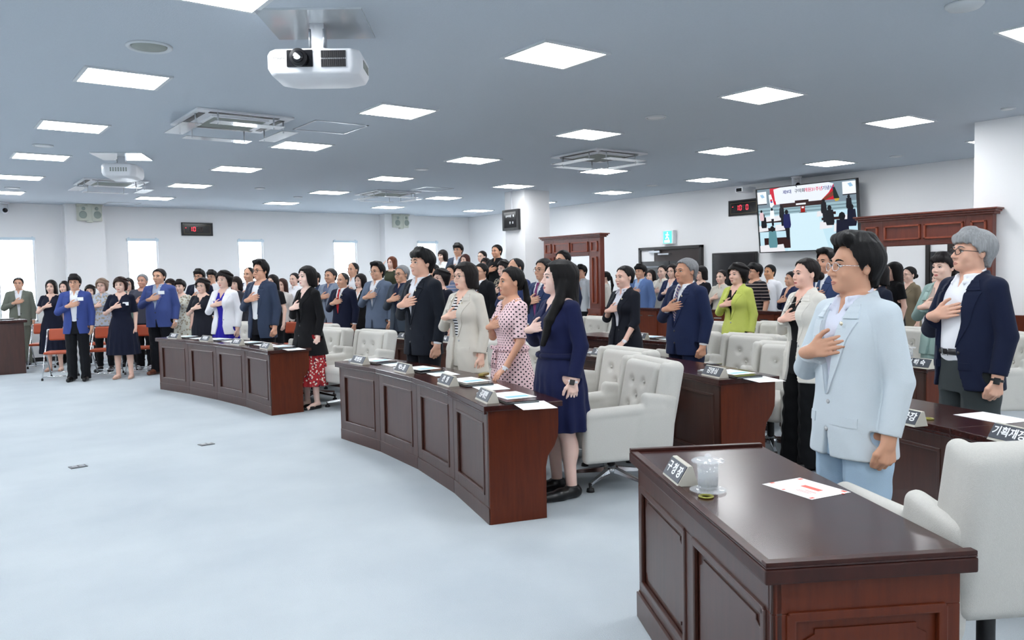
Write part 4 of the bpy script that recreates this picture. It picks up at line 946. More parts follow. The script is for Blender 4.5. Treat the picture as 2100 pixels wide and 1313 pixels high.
# ------------------------------------------------------------------ clothes
def sleeve_end(S, E, W_, kind):
    S, E, W_ = (np.array(q, float) for q in (S, E, W_))
    if kind == 'long': return E+(W_-E)*.90, 1
    if kind == 'three': return E+(W_-E)*.35, 1
    if kind == 'elbow': return S+(E-S)*.92, 0
    if kind == 'short': return S+(E-S)*.62, 0
    return None, 0
def add_sleeves(f, sex, kind, off, k=.02, cut=True):
    A = arms(sex); m = sex == 'm'; r0, r1, r2 = ((.052, .046, .033) if m else (.043, .039, .029))
    for s_, (S, E, W_) in ((1, ('LS', 'LE', 'LW')), (-1, ('RS', 'RE', 'RW'))):
        e, two = sleeve_end(A[S], A[E], A[W_], kind); S, E, W_ = (np.array(A[q], float) for q in (S, E, W_))
        if e is None: continue
        if two:
            f.rc(S, E, r0+off, r1+off, k=k); t = np.linalg.norm(e-E)/np.linalg.norm(W_-E); f.rc(E, e, r1+off, r1+off+(r2-r1)*t, k=.008)
            n = unit(e-E); c = e
        else: f.rc(S, e, r0+off, r1+off+.006, k=k); n = unit(e-S); c = e
        R = .075
        def cutf(X, Y, Z, c=c, n=n):
            pl = -((X-c[0])*n[0]+(Y-c[1])*n[1]+(Z-c[2])*n[2]); q = np.sqrt((X-c[0])**2+(Y-c[1])**2+(Z-c[2])**2)-R
            return np.maximum(pl, q)
        f.op(cutf, c-R*.0-.075, c+.075, k=0, op='s')
GARM = {}
def vcut(f, prof, ymax=-.0, lapel=True, lap=.0085, lw=.075):
    """open the front: prof = list of (z, centre x, half width); negative = closed"""
    K = np.array(prof, float); zz = f.ax[2].astype(float); C = np.interp(zz, K[:, 0], K[:, 1]); Wd = np.interp(zz, K[:, 0], K[:, 2])
    lo, hi = (f.ax[0][0], f.ax[1][0], K[0, 0]), (f.ax[0][-1], ymax, K[-1, 0])
    X = f.ax[0][:, None, None]; Y = f.ax[1][None, :, None]; c = C[None, None, :]; w_ = Wd[None, None, :]
    dx = (np.abs(X-c)-w_)
    if lapel:
        Lw = np.interp(zz, [K[0, 0], 1.04, 1.30, 1.36, 1.365, 1.385, 1.39, 1.47], [0, .0, .060, .072, .0, .0, .062, .04])[None, None, :]*(lw/.075)
        msk = np.clip((Lw-dx)/.006, 0, 1)*(Y < -.01)*(dx > -.02)*(Lw > .002); f.f = (f.f-lap*msk*(np.abs(f.f) < .03)).astype(np.float32)
    cutd = np.maximum(dx, Y-ymax); f.f = np.maximum(f.f, -np.broadcast_to(cutd, f.f.shape)).astype(np.float32)
def belly_keys(keys, b): return [(z, hx+b*.5*math.exp(-((z-1.05)/.14)**2), hy+b*math.exp(-((z-1.05)/.14)**2)*.7, cy-b*.5*math.exp(-((z-1.05)/.14)**2)) for z, hx, hy, cy in keys]
def neck_hole(f, r, top, slope=.55, vy=0):
    f.op(lambda X, Y, Z: np.maximum(np.sqrt((X/1.0)**2+((Y-.012)/1.05)**2)-r-np.maximum(0, (Z-1.45))*.1, 1.40-Z), (-.12, -.12, 1.4), (.12, .14, 1.56), k=.006, op='s')
    f.op(lambda X, Y, Z: (Z-(top+slope*(Y-.0)))*.8, (-.12, -.14, 1.40), (.12, .14, 1.58), k=.004, op='i') if False else None
LAPEL = {}
def lapels(f, prof, h):
    K = np.array(prof, float); A0, A1, A2 = f.ax
    def front(x, z):
        i = (x-A0[0])/f.h; k = int(round((z-A2[0])/f.h)); i0 = int(i); t = i-i0
        col = f.f[i0, :, k]*(1-t)+f.f[min(i0+1, len(A0)-1), :, k]*t; q = np.argmax(col < 0)
        if not (col < 0).any() or q == 0: return None
        return A1[q-1]+f.h*col[q-1]/(col[q-1]-col[q]+1e-9)
    out = []
    for s_ in (-1, 1):
        mb = MB()
        for zs, wd in ((np.linspace(1.05, 1.372, 24), lambda z: .074*((z-1.05)/.322)**.8), (np.linspace(1.386, 1.445, 7), lambda z: .066-.5*(z-1.386))):
            g = []
            for z in zs:
                w0 = max(float(np.interp(z, K[:, 0], K[:, 2])), .0)+.0045; row = []; last = None
                for u in np.linspace(0, 1, 8):
                    y = front(s_*(w0+u*wd(z)), z); y = last if (y is None or y > -.01) else y; last = y
                    if y is None: y = -.05
                    row.append((s_*(w0+u*wd(z)), y, z))
                g.append(row)
            n = len(g); vs = [(x, y-.0075, z) for r in g for x, y, z in r]+[(x, y+.002, z) for r in g for x, y, z in r]; o = n*8; fs = []
            for i in range(n-1):
                for j in range(7): a = i*8+j; fs += [(a, a+1, a+9, a+8), (o+a, o+a+8, o+a+9, o+a+1)]
                fs += [(i*8, i*8+8, o+i*8+8, o+i*8), (i*8+7, o+i*8+7, o+i*8+15, i*8+15)]
            for j in range(7): fs += [(j, o+j, o+j+1, j+1), ((n-1)*8+j, (n-1)*8+j+1, o+(n-1)*8+j+1, o+(n-1)*8+j)]
            mb.add(vs, fs)
        out.append(mb.mesh('lapel', None))
    flaps = []
    for s_ in (-1, 1):
        if A2[0] > .8: break
        mb = MB(); g = [[(s_*x, (front(s_*x, z) or -.12)-.0035, z) for x in np.linspace(.078, .150, 7)] for z in (.962, .948, .934, .920)]
        vs = [p for r in g for p in r]+[(x, y+.006, z) for r in g for x, y, z in r]; fs = []
        for i in range(3):
            for j in range(6): a = i*7+j; fs += [(a, a+1, a+8, a+7), (28+a, 28+a+7, 28+a+8, 28+a+1)]
            fs += [(i*7, i*7+7, 28+i*7+7, 28+i*7), (i*7+6, 28+i*7+6, 28+i*7+13, i*7+13)]
        for j in range(6): fs += [(j, 28+j, 29+j, j+1), (21+j, 22+j, 50+j, 49+j)]
        mb.add(vs, fs); flaps.append(mb.mesh('pocket_flap', None))
    xb = .010 if K[1, 2] < .02 and K[3, 2] < .01 else float(np.interp(1.0, K[:, 0], K[:, 2]))+.018
    return out, flaps, [(xb, (front(xb, z) or -.13)-.002, z) for z in (1.02, .90)]
def upper_mesh(sex, kind, sleeve, opn, hem, belly, h):
    key = (POSE[0], 'u', sex, kind, sleeve, opn, hem, belly, h)
    if key in GARM: return GARM[key]
    m = sex == 'm'; f = Fld((-.44, -.30, hem-.02), (.37, .24, 1.56), h)
    base = [k for k in TORSO[sex]]
    if kind == 'jacket':
        if m: keys = [(hem, .206, .150, .0), (.90, .198, .144, 0), (1.06, .178, .132, -.002), (1.18, .180, .132, 0), (1.29, .192, .140, .002), (1.37, .190, .124, .006), (1.42, .150, .098, .012), (1.455, .098, .084, .016), (1.50, .070, .074, .020)]
        else: keys = [(hem, .214 if hem > .7 else .245, .158 if hem > .7 else .205, .004), (.92, .202, .148, .004), (1.07, .158, .12, 0), (1.17, .152, .118, 0), (1.27, .170, .134, -.006), (1.36, .168, .116, .004), (1.42, .130, .09, .012), (1.455, .085, .074, .016), (1.49, .062, .066, .020)]
        keys = belly_keys(keys, belly)
        f.loft(keys, k=.02, n=2.25, mod=lambda x, y, z, rr: .0016*np.sin(z*21+x*30+np.sin(z*9+y*14)*2)*np.sin(x*13+z*6+1.0)*np.clip((1.3-z)*5, 0, 1))
        for s_ in (-1, 1): f.rc((s_*.05, .014, 1.435), (s_*(.178 if m else .152), .012, 1.405), .052 if m else .045, .056 if m else .046, k=.03)
        if not m:
            for s_ in (-1, 1): f.ell((s_*.066, -.088, 1.27), (.062, .05, .066), k=.05)
        add_sleeves(f, sex, sleeve, .010, k=.012)
        # neck opening and collar roll
        f.rc((-.058, .035, 1.475), (.058, .035, 1.475), .02, .02, k=.02)
        f.op(lambda X, Y, Z: np.maximum(np.sqrt(X**2+((Y-.008)/1.08)**2)-(.060 if m else .053)-np.maximum(0, Z-1.46)*.2, 1.38-Z), (-.1, -.11, 1.38), (.1, .11, 1.56), k=.004, op='s')
        f.op(lambda X, Y, Z: (Z-(1.485+.35*Y))*.9, (-.13, -.16, 1.36), (.13, .16, 1.56), k=.004, op='i')
        zb = 1.03; n_ = opn
        if opn <= 0: prof = [(hem-.02, .01, .028), (hem+.1, .004, .008), (zb-.10, .0, -.004), (zb, 0, -.01), (zb+.03, .0, .004), (1.25, 0, .036), (1.40, 0, .060), (1.56, 0, .07)]
        else: prof = [(hem-.02, 0, .03+opn*1.1), (hem+.12, 0, opn), (zb, 0, opn*.85), (1.2, 0, opn+.008), (1.40, 0, max(.058, opn)), (1.56, 0, .07)]
        vcut(f, prof, -.0, False)
        # pocket flaps and chest pocket welt
        for s_ in (-1, 1):
            if hem < .85: f.box((s_*.118, -.128, .935), (.055, .022, .022), .004, k=.002) if False else None
    else:
        off = {'shirt': .012, 'tee': .014, 'blouse': .022, 'inner': .008, 'dress': .018, 'flare': .018}[kind]
        keys = [(z, hx+off, hy+off, cy) for z, hx, hy, cy in base]; keys = [k for k in keys if k[0] >= 1.0]
        if kind == 'inner': lowk = [(hem, .152 if m else .14, .105 if m else .1, 0)]
        else: lowk = [(hem, (.185 if m else .178)+off*.5, (.13 if m else .128)+off*.5, 0)]
        if kind == 'blouse': lowk = [(hem, .195, .145, 0), (1.0, .178, .13, 0)]; keys = [(z, max(hx, .155), max(hy, .118), cy) if z < 1.25 else (z, hx, hy, cy) for z, hx, hy, cy in keys if z > 1.02]
        if kind in ('dress', 'flare'):
            wv = .135+off if not m else .16
            if kind == 'flare': lowk = [(hem, .255, .215, .01), (.75, .222, .18, .005), (.92, .196, .145, 0)]
            else: lowk = [(hem, .215, .17, .01), (.75, .205, .155, .005), (.92, .195, .140, 0)]
        elif hem < .85: lowk = [(hem, .195, .142, 0), (.92, .187, .135, 0)]
        keys = belly_keys(lowk+keys, belly)
        pl = (lambda x, y, z, rr: (.008*np.clip((1.0-z)/.5, 0, 1))*np.sin(np.arctan2(x, -y)*15)+.002*np.sin(z*36+x*25)) if kind in ('dress', 'flare') else (lambda x, y, z, rr: .0018*np.sin(z*23+x*30+np.sin(z*11+y*14)*2)*np.sin(x*15+z*5+1))
        f.loft(keys, k=.02, n=2.2, mod=pl)
        for s_ in (-1, 1): f.rc((s_*.05, .012, 1.43), (s_*(.168 if m else .146), .012, 1.40), .048 if m else .041, .052 if m else .044, k=.03)
        if not m:
            for s_ in (-1, 1): f.ell((s_*.065, -.078, 1.27), (.062+off, .05+off, .062+off), k=.05)
        if kind != 'inner': add_sleeves(f, sex, sleeve, off*.55 if kind != 'blouse' else .012, k=.015)
        elif sleeve == 'long':
            A = arms(sex)
            for E_, W_ in (('LE', 'LW'), ('RE', 'RW')):
                a = np.array(A[E_], float); b = np.array(A[W_], float); e = a+(b-a)*.98; f.rc(a+(b-a)*.7, e, .038, .034, k=.002)
                n = unit(b-a)
                f.op(lambda X, Y, Z, c=e, n=n: np.maximum(-((X-c[0])*n[0]+(Y-c[1])*n[1]+(Z-c[2])*n[2]), np.sqrt((X-c[0])**2+(Y-c[1])**2+(Z-c[2])**2)-.06), e-.06, e+.06, k=0, op='s')
        collar = kind in ('shirt', 'blouse') or (kind == 'inner' and opn >= 0)
        if collar:
            f.loft([(1.44, .070 if m else .06, .066 if m else .058, .012), (1.47, .066 if m else .056, .064 if m else .055, .014), (1.52, .063 if m else .053, .062 if m else .052, .018)], k=.006)
            f.op(lambda X, Y, Z: (Z-(1.492+.40*Y))*.9, (-.13, -.16, 1.42), (.13, .16, 1.56), k=.003, op='i')
            for s_ in (-1, 1): f.rc((s_*.034, -.058, 1.468), (s_*.048, -.082, 1.425), .010, .005, k=.006); f.rc((s_*.034, -.058, 1.468), (s_*.062, -.03, 1.475), .010, .010, k=.008); f.rc((s_*.048, -.082, 1.425), (s_*.062, -.04, 1.455), .005, .008, k=.01)
            r_n = .0565 if m else .047
            f.op(lambda X, Y, Z: np.maximum(np.sqrt(X**2+((Y-.013)/1.03)**2)-r_n, 1.44-Z), (-.1, -.1, 1.44), (.1, .11, 1.56), k=.002, op='s')
            ov = .022 if (kind != 'inner' or opn > 0) else .006
            vcut(f, [(1.38 if kind != 'inner' or opn > 0 else 1.43, 0, -.01), (1.40 if kind != 'inner' or opn > 0 else 1.44, 0, .003), (1.49, 0, ov+.006), (1.56, 0, ov+.008)], -.02, False)
        else:
            f.op(lambda X, Y, Z: np.maximum(np.sqrt((X/1.05)**2+((Y-.0)/1.05)**2)-(.078 if m else .078), 1.405-Z-.25*Y), (-.12, -.14, 1.36), (.12, .14, 1.56), k=.004, op='s')
            f.op(lambda X, Y, Z: (Z-(1.47+.3*Y))*.9, (-.13, -.16, 1.36), (.13, .16, 1.56), k=.004, op='i')
            if kind in ('dress', 'flare', 'inner') and not m: vcut(f, [(1.30, 0, -.01), (1.33, 0, .004), (1.44, 0, .042), (1.56, 0, .05)], -.02, False)
    if kind == 'jacket': LAPEL[key] = lapels(f, prof, h)
    P, F = f.net(); me = np_mesh({'jacket': 'jacket', 'inner': 'shirt'}.get(kind, kind), P, F, 1); GARM[key] = me; return me
def lower_mesh(sex, kind, belly, h):
    key = ('l', sex, kind, belly, h)
    if key in GARM: return GARM[key]
    m = sex == 'm'; f = Fld((-.30, -.26, .02), (.30, .26, 1.08), h)
    if kind in ('pants', 'wide', 'slim'):
        f.loft(belly_keys([(.78, .174, .122, .0), (.88, .180, .126, 0), (.97, .166, .116, -.002), (1.06, .156 if m else .134, .110 if m else .098, -.005)], belly*.8), k=.02, n=2.3)
        ks = {'pants': [(.035, .078, .088, .0, .103), (.12, .070, .078, .008, .101), (.30, .078, .085, .006, .098), (.50, .078, .085, -.004, .094), (.75, .092, .107, 0, .090), (.86, .092, .115, 0, .088)],
              'slim': [(.10, .052, .056, .012, .099), (.30, .064, .066, .008, .097), (.50, .066, .068, -.004, .093), (.75, .088, .1, 0, .088), (.86, .09, .112, 0, .086)],
              'wide': [(.03, .125, .150, .01, .112), (.30, .115, .135, .006, .106), (.60, .105, .125, 0, .098), (.86, .097, .12, 0, .09)]}[kind]
        for s_ in (-1, 1):
            f.loft([(a, b, c, d, e*s_) for a, b, c, d, e in ks], k=.012, mod=lambda x, y, z, rr: .003*np.sin(z*50+x*30)*np.clip((.9-z)*3, 0, 1)+.004*np.exp(-((x)/.012)**2)*(y < 0)*(z < .8))
    else:
        L = dict(skirt=.45, longskirt=.28)[kind]
        f.loft([(L, .215, .185, .01), (.7, .205, .16, .005), (.88, .185, .132, 0), (1.05, .150, .108, 0)], mod=lambda x, y, z, rr: (.011*np.clip((1.0-z)/.5, 0, 1))*np.sin(np.arctan2(x, -y)*14+z*3))
    P, F = f.net(); me = np_mesh('trousers' if kind in ('pants', 'wide', 'slim') else 'skirt', P, F, 1); GARM[key] = me; return me
def shoe_mesh(s_, kind):
    key = ('shoe', s_, kind)
    if key in GARM: return GARM[key]
    f = Fld((-.2, -.24, -.01), (.2, .12, .15), .006)
    if kind == 'pump': f.rc((s_*.1, .04, .03), (s_*.115, -.08, .028), .036, .036, k=.02); f.rc((s_*.115, -.08, .024), (s_*.118, -.165, .02), .034, .018, k=.02); top = .045
    else: f.rc((s_*.1, .045, .045), (s_*.113, -.07, .042), .043, .044, k=.02); f.rc((s_*.113, -.07, .035), (s_*.12, -.175, .032), .043, .034, k=.02); f.rc((s_*.1, .03, .06), (s_*.1, .02, .1), .042, .042, k=.02); top = .095
    f.op(lambda X, Y, Z: -Z+.001+0*X+0*Y, (-.2, -.24, -.01), (.2, .12, .15), k=0, op='i'); f.op(lambda X, Y, Z: Z-top+0*X+0*Y, (-.2, -.24, -.01), (.2, .12, .15), k=.004, op='i')
    P, F = f.net(); me = np_mesh('shoe', P, F, 1); GARM[key] = me; return me
def tie_mesh(sex='m'):
    if 'tie' in GARM: return GARM['tie']
    f = Fld((-.06, -.17, 1.0), (.06, -.03, 1.5), .004)
    f.loft([(1.06, .036, .006, -.124), (1.2, .032, .006, -.129), (1.34, .022, .006, -.122), (1.42, .012, .006, -.098), (1.435, .011, .006, -.09)], k=.003, n=3)
    f.loft([(1.425, .011, .010, -.093), (1.455, .019, .011, -.078), (1.462, .018, .010, -.075)], k=.004, n=3)
    P, F = f.net(); me = np_mesh('tie', P, F, 1); GARM['tie'] = me; return me
def glasses_mesh(yaw, pitch, rim):
    key = ('glasses', round(yaw, 2), round(pitch, 2), rim)
    if key in GARM: return GARM[key]
    T = HeadT(yaw, pitch); g = MB(); r = .0022 if rim == 'thick' else .0014
    for s_ in (-1, 1):
        pts = [(s_*(.032+.0225*math.cos(q*PI/10)), -.1035+.006*abs(math.cos(q*PI/10)-0)*(1 if math.cos(q*PI/10) > 0 else 0), 1.603+.018*math.sin(q*PI/10)) for q in range(21)]
        g.tube(pts, r, 6); g.tube([(s_*.0545, -.098, 1.609), (s_*.073, -.075, 1.609), (s_*.082, .0, 1.607), (s_*.082, .02, 1.600)], r, 6)
    g.tube([(-.010, -.104, 1.606), (0, -.110, 1.609), (.010, -.104, 1.606)], r, 6)
    g.v = [tuple(T(p)) for p in g.v]; me = g.mesh('glasses', None); GARM[key] = me; return me
PLIST = []
def person(label, px, top, dep, turn, sex, hair, hc=(18, 15, 17), up=None, lo=('pants', (24, 26, 34)), tie=None, inner=None, yaw=0, pitch=0, glass=None, height=None, wide=1.0, h=.0085, badge=None, watch=None, shoe=((14, 14, 16), 'flat'), sk=None, belly=0.0, left='fist', group=None, floor=0, tail=None, pin=False, name='person', belt=None, pose='std', extra=None, xy=None):
    """px, top: image column of the head and row of the hair top; dep: distance; turn: 0 faces the viewer, 90 looks to the left"""
    POSE[0] = pose; p = atd(px, top, dep)
    if xy: p = np.array([xy[0], xy[1], p[2]])
    phi = math.atan2(-p[1], -p[0])-math.radians(turn); H = (p[2]-floor) if height is None else height
    s = H/(1.745 if sex == 'm' else 1.742); r = tag(empty(name, (p[0], p[1], floor), phi+PI/2), label, 'person', group); r.scale = (s*wide, s*wide, s)
    sk = sk or ((214, 170, 146) if sex == 'm' else (234, 200, 184)); S = skin(sk); Hm = hairmat(hc)
    bh = .0045 if h < .007 else .0055
    b = mkobj('body', body_mesh(sex, yaw, pitch, bh, left=left), r); setmats(b, [S, M_eyew, M_iris, Hm if hc[0] < 100 else mat('grey_brow', srgb(90, 88, 88), .6), M_lipm if sex == 'm' else M_lipf])
    hh = .005 if h < .007 else .0065
    ho = mkobj('hair', hair_mesh(hair, yaw, pitch, hh), r); setmats(ho, [Hm])
    if tail: t_ = mkobj('hair_' + {'bun': 'bun', 'bundo': 'bun', 'pony': 'ponytail'}[tail], tail_mesh(tail, yaw, pitch), r); setmats(t_, [Hm])
    kind, col, slv, opn, hem = up[:5]; pat = up[5] if len(up) > 5 else None
    u = mkobj({'jacket': 'jacket', 'shirt': 'shirt', 'tee': 'shirt', 'blouse': 'blouse', 'dress': 'dress', 'flare': 'dress'}[kind], upper_mesh(sex, kind, slv, opn, hem, belly, h), r); setmats(u, [cloth(col, pat)])
    if kind == 'jacket':
        LP = LAPEL[(pose, 'u', sex, kind, slv, opn, hem, belly, h)]
        for lm in LP[1]: fo_ = mkobj('pocket_flap', lm, u); setmats(fo_, [cloth(col, pat)])
        for lm in LP[0]: lo_ = mkobj('lapel', lm, u); setmats(lo_, [cloth(col, pat)])
    if inner:
        ik = inner[0]; ii = mkobj('shirt' if ik == 'collar' else 'top', upper_mesh(sex, 'inner', 'long' if (len(inner) > 2 and inner[2] == 'cuff') else 'none', (0 if tie else 1) if ik == 'collar' else -1, .9 if (len(inner) <= 3) else inner[3], belly, h), r); setmats(ii, [cloth(inner[1], inner[4] if len(inner) > 4 else None)])
    if tie: t_ = mkobj('tie', tie_mesh(), r); setmats(t_, [cloth(*tie) if isinstance(tie[0], tuple) else cloth(tie)])
    if lo: l_ = mkobj('trousers' if lo[0] in ('pants', 'wide', 'slim') else 'skirt', lower_mesh(sex, lo[0], belly, .0085 if h > .007 else .006), r); setmats(l_, [cloth(lo[1], lo[2] if len(lo) > 2 else None)])
    for s_ in (-1, 1): so = mkobj('shoe', shoe_mesh(s_, shoe[1]), r); setmats(so, [mat('leather_%d_%d_%d' % shoe[0], srgb(*shoe[0]), .3)])
    if glass: g = mkobj('glasses', glasses_mesh(yaw, pitch, glass), r); g.data.materials.clear() if False else None; g.data.materials[0] = g.data.materials[0] or M_black; g.material_slots[0].link = 'OBJECT'; g.material_slots[0].material = M_black if glass == 'thick' else mat('silver_rim', (.8, .8, .82), .2, metal=.8) if glass == 'silver' else mat('thin_metal_rim', srgb(120, 108, 100), .25, metal=.7)
    A = arms(sex)
    if kind == 'jacket' and h < .007:
        for q_ in (LP[2] if opn <= 0 else LP[2][:1]): MB().sph(q_, (.010, .004, .010), 12, 6).obj('button', mat('button_pale', srgb(176, 178, 180), .3) if sum(col) > 500 else mat('button_dark', (.02, .02, .025), .3), u)
        cb = MB(); E_, W_ = np.array(A['LE'], float), np.array(A['LW'], float)
        for t in (.70, .76, .82): q = E_+(W_-E_)*t; cb = MB(); cb.sph((q[0]+.030, q[1]+.030, q[2]), (.006, .006, .006), 8, 6); cb.obj('cuff_button', mat('cuff_button', (.03, .03, .035), .3), u)
    if pin: MB().sph((.092, -.134 if sex == 'm' else -.124, 1.365), (.009, .004, .009), 14, 8).obj('lapel_badge', mat('gold_pin', (.75, .68, .5), .25, metal=.8), r)
    if badge:
        q = MB(); bx, bz = badge; y = -.152 if sex == 'm' else -.145; q.prism([(bx-.042, y, bz-.028), (bx+.042, y+.02, bz-.028), (bx+.042, y+.02, bz+.028), (bx-.042, y, bz+.028)], (0, 0, 0), (0, .003, 0)); q.obj('name_badge', M_paper, r)
    if watch:
        W_ = np.array(A['LW'], float); E_ = np.array(A['LE'], float); n = unit(W_-E_); q = MB(); rr = .031 if sex == 'm' else .027
        c = W_+n*.004; a1 = unit(np.cross(n, (0, 0, 1))) if abs(n[2]) < .95 else np.array([1., 0, 0]); a2 = np.cross(n, a1)
        q.tube([c+(a1*math.cos(t)+a2*math.sin(t))*rr for t in np.linspace(0, 2*PI, 21)], .0035, 6, flat=2.4)
        wo = q.obj('watch_strap', mat('strap_'+watch, srgb(*((232, 232, 236) if watch in ('white', 'smart') else (20, 20, 24) if watch == 'black' else (180, 170, 150))), .4), r)
        o_ = unit(np.array([.75, -.65, 0])); cc = c+o_*(rr+.003); q = MB()
        t1 = unit(np.cross(o_, n)); q.obox(cc, o_, t1, n, (.0045, .016, .019)); wf = q.obj('watch_face', M_dark if watch in ('smart', 'black') else mat('dial', srgb(225, 225, 230), .2), wo, .003)
    if belt:
        q = MB(); ring = [(math.sin(t)*.168*(1+belly), -math.cos(t)*(.118+belly*.8)-belly*.4, 1.02) for t in np.linspace(0, 2*PI, 41)]; q.tube(ring, .012, 8, flat=1.6); bo = q.obj('belt', mat('leather_belt', (.012, .012, .014), .3), r)
        q = MB(); yb = -(.118+belly*.8)-belly*.4-.014; q.tube([(-.022, yb, 1.0), (.022, yb, 1.0), (.022, yb, 1.04), (-.022, yb, 1.04), (-.022, yb, 1.0)], .003, 6); q.obj('buckle', M_chrome, bo)
    if extra: extra(r, b)
    PLIST.append((label, float(p[0]), float(p[1]), H, name)); return r

# ------------------------------------------------------------------ the people in the hall
GREY = (150, 150, 152); DGREY = (92, 92, 96); BR = (52, 34, 30)
NAVY = (28, 36, 62); BLK = (22, 24, 30)
N = .006
J = lambda c, o=0, hem=.78, s='long', p=None: ('jacket', c, s, o, hem, p)
DK = ('pants', (28, 30, 38))
W = ('collar', (236, 238, 244), 'cuff')
# foreground and desk rows
def waist(c, bow=False, pat=None):
    def fn(r, b):
        q = MB(); q.tube([(math.sin(t)*.163, -math.cos(t)*.128, 1.045) for t in np.linspace(0, 2*PI, 41)], .017, 8, flat=1.3); o = q.obj('waist_belt', cloth(c, pat), r)
        if bow:
            q = MB()
            for s_ in (-1, 1): q.sph((-.05+s_*.035, -.142, 1.055), (.036, .014, .018), 14, 8); q.tube([(-.05, -.14, 1.05), (-.05+s_*.02, -.15, .98), (-.05+s_*.03, -.155, .88)], [.009, .013, .016], 8, flat=.6)
            q.obj('bow', cloth(c, pat), o)
    return fn
def necklace(r, b):
    q = MB(); q.tube([(math.sin(t)*.062, -.055-.085*(1+math.cos(t))/2*1.0, 1.435-.07*(1+math.cos(t))/2) for t in np.linspace(-2.4, 2.4, 25)], .0022, 6); q.sph((0, -.143, 1.36), (.007, .005, .009), 10, 8); q.obj('necklace', mat('silver_chain', (.8, .78, .7), .25, metal=.9), r)
person('man in a pale blue-white jacket and light blue trousers behind the foreground desk', 1752, 482, 3.42, 52, 'm', 'swept', (14, 13, 15), J((206, 218, 226), 0), ('pants', (176, 206, 232)), None, ('collar', (222, 226, 242), 'x'), yaw=-.16, pitch=.03, glass='silver', wide=1.03, h=N, pin=True, shoe=((230, 230, 230), 'flat'), sk=(206, 160, 134))
person('grey-haired man with glasses in an open navy jacket at the right edge', 1992, 470, 4.85, 52, 'm', 'fringe', (150, 152, 154), J((26, 36, 66), .085, .80), ('pants', (70, 78, 80)), None, ('collar', (240, 242, 248), 'x'), yaw=-.12, pitch=.08, glass='thick', wide=1.06, h=N, watch='black', belt=True, belly=.02, sk=(222, 178, 156))
person('long-haired woman in a dark navy dress standing at the end of the middle desk', 1146, 531, 5.30, 62, 'f', 'long', (14, 12, 14), ('dress', (30, 38, 84), 'long', 0, .50), None, yaw=-.18, pitch=.05, wide=1.16, h=N, watch='smart', shoe=((18, 18, 20), 'flat'), left='open', xy=(3.63, 4.27), sk=(240, 208, 196), belly=.0, extra=waist((28, 35, 78)))
person('woman with a ponytail in a pink polka-dot dress leaning a hand on the middle desk', 1046, 546, 6.35, 60, 'f', 'up', (16, 14, 16), ('flare', (240, 204, 208), 'elbow', 0, .52, 'dots'), None, yaw=-.14, pitch=.04, tail='pony', h=N, watch='white', pose='lean', sk=(214, 164, 138), extra=waist((240, 200, 206), True, 'dots'))
person('woman with glasses and bobbed hair in a beige suit behind the middle desk', 952, 537, 7.2, 48, 'f', 'bob', (24, 18, 18), J((214, 208, 196), .03, .72), ('wide', (212, 206, 194)), None, ('tee', (238, 238, 240), 'x', .9, 'bwstripes'), yaw=-.05, glass='thin', wide=1.06, h=N, pin=True, left='open', sk=(236, 198, 178), extra=necklace)
person('young man in a black suit and open white collar behind the middle desk', 863, 509, 7.65, 55, 'm', 'fringe', (14, 14, 17), J((34, 40, 52)), ('pants', (28, 32, 42)), None, W, yaw=-.06, pitch=.06, h=N, pin=True, wide=1.03, sk=(226, 182, 160))
person('grey-haired man in a navy suit with a purple striped tie in the centre right', 1406, 528, 7.75, 48, 'm', 'short', (128, 129, 132), J((34, 48, 88)), ('pants', (30, 42, 78)), (((98, 84, 140), 'tie')), W, yaw=-.04, h=N, pin=True, wide=1.10, sk=(204, 156, 130), belly=.015)
person('short-haired woman in a black jacket leaning a hand on the desk beside the navy-suited man', 1280, 544, 8.5, 48, 'f', 'up', (18, 16, 20), J((36, 40, 52), .03, .74, 'three'), ('wide', (34, 38, 50)), None, ('collar', (228, 228, 238), 'x'), yaw=-.04, h=N, watch='white', pin=True, wide=1.06, pose='lean', sk=(236, 198, 182))
person('woman in a bright lime-yellow jacket standing among the armchairs', 1512, 541, 9.3, 42, 'f', 'curly', (20, 16, 18), J((206, 216, 96), 0, .74), ('pants', (30, 32, 36)), None, ('tee', (22, 22, 26), 'x'), h=N, wide=1.06, sk=(236, 196, 178))
person('woman in an ivory jacket and wide black trousers standing at the desk end', 1652, 528, 6.25, 52, 'f', 'up', (30, 22, 22), J((232, 228, 218), .055, .72), ('wide', (22, 24, 28)), None, ('tee', (20, 20, 24), 'x'), yaw=-.08, tail='bundo', h=N, wide=1.02, left='open', sk=(238, 196, 178), extra=necklace)
person('young woman in a black jacket and red patterned skirt at the left desk end', 628, 545, 9.62, 55, 'f', 'bob', (16, 13, 16), ('jacket', (26, 26, 30), 'long', 0, .66), ('longskirt', (196, 36, 44), 'redprint'), None, ('tee', (24, 24, 28), 'x'), yaw=0, h=N, shoe=((18, 18, 20), 'pump'), sk=(244, 214, 202))
person('man with glasses in a slate-blue jacket over a white T-shirt behind the left desk', 533, 534, 10.9, 45, 'm', 'swept', (16, 14, 16), J((62, 76, 104), .055, .74), ('pants', (26, 28, 38)), None, ('tee', (242, 244, 248), 'x'), glass='thick', h=N, sk=(216, 168, 144))
person('woman in a white jacket over a cobalt blue dress behind the left desk', 458, 556, 11.75, 35, 'f', 'curly', (22, 17, 18), J((244, 244, 250), .045, .80), ('skirt', (42, 30, 190)), None, ('tee', (42, 30, 190), 'x'), h=N, wide=1.05, left='open')
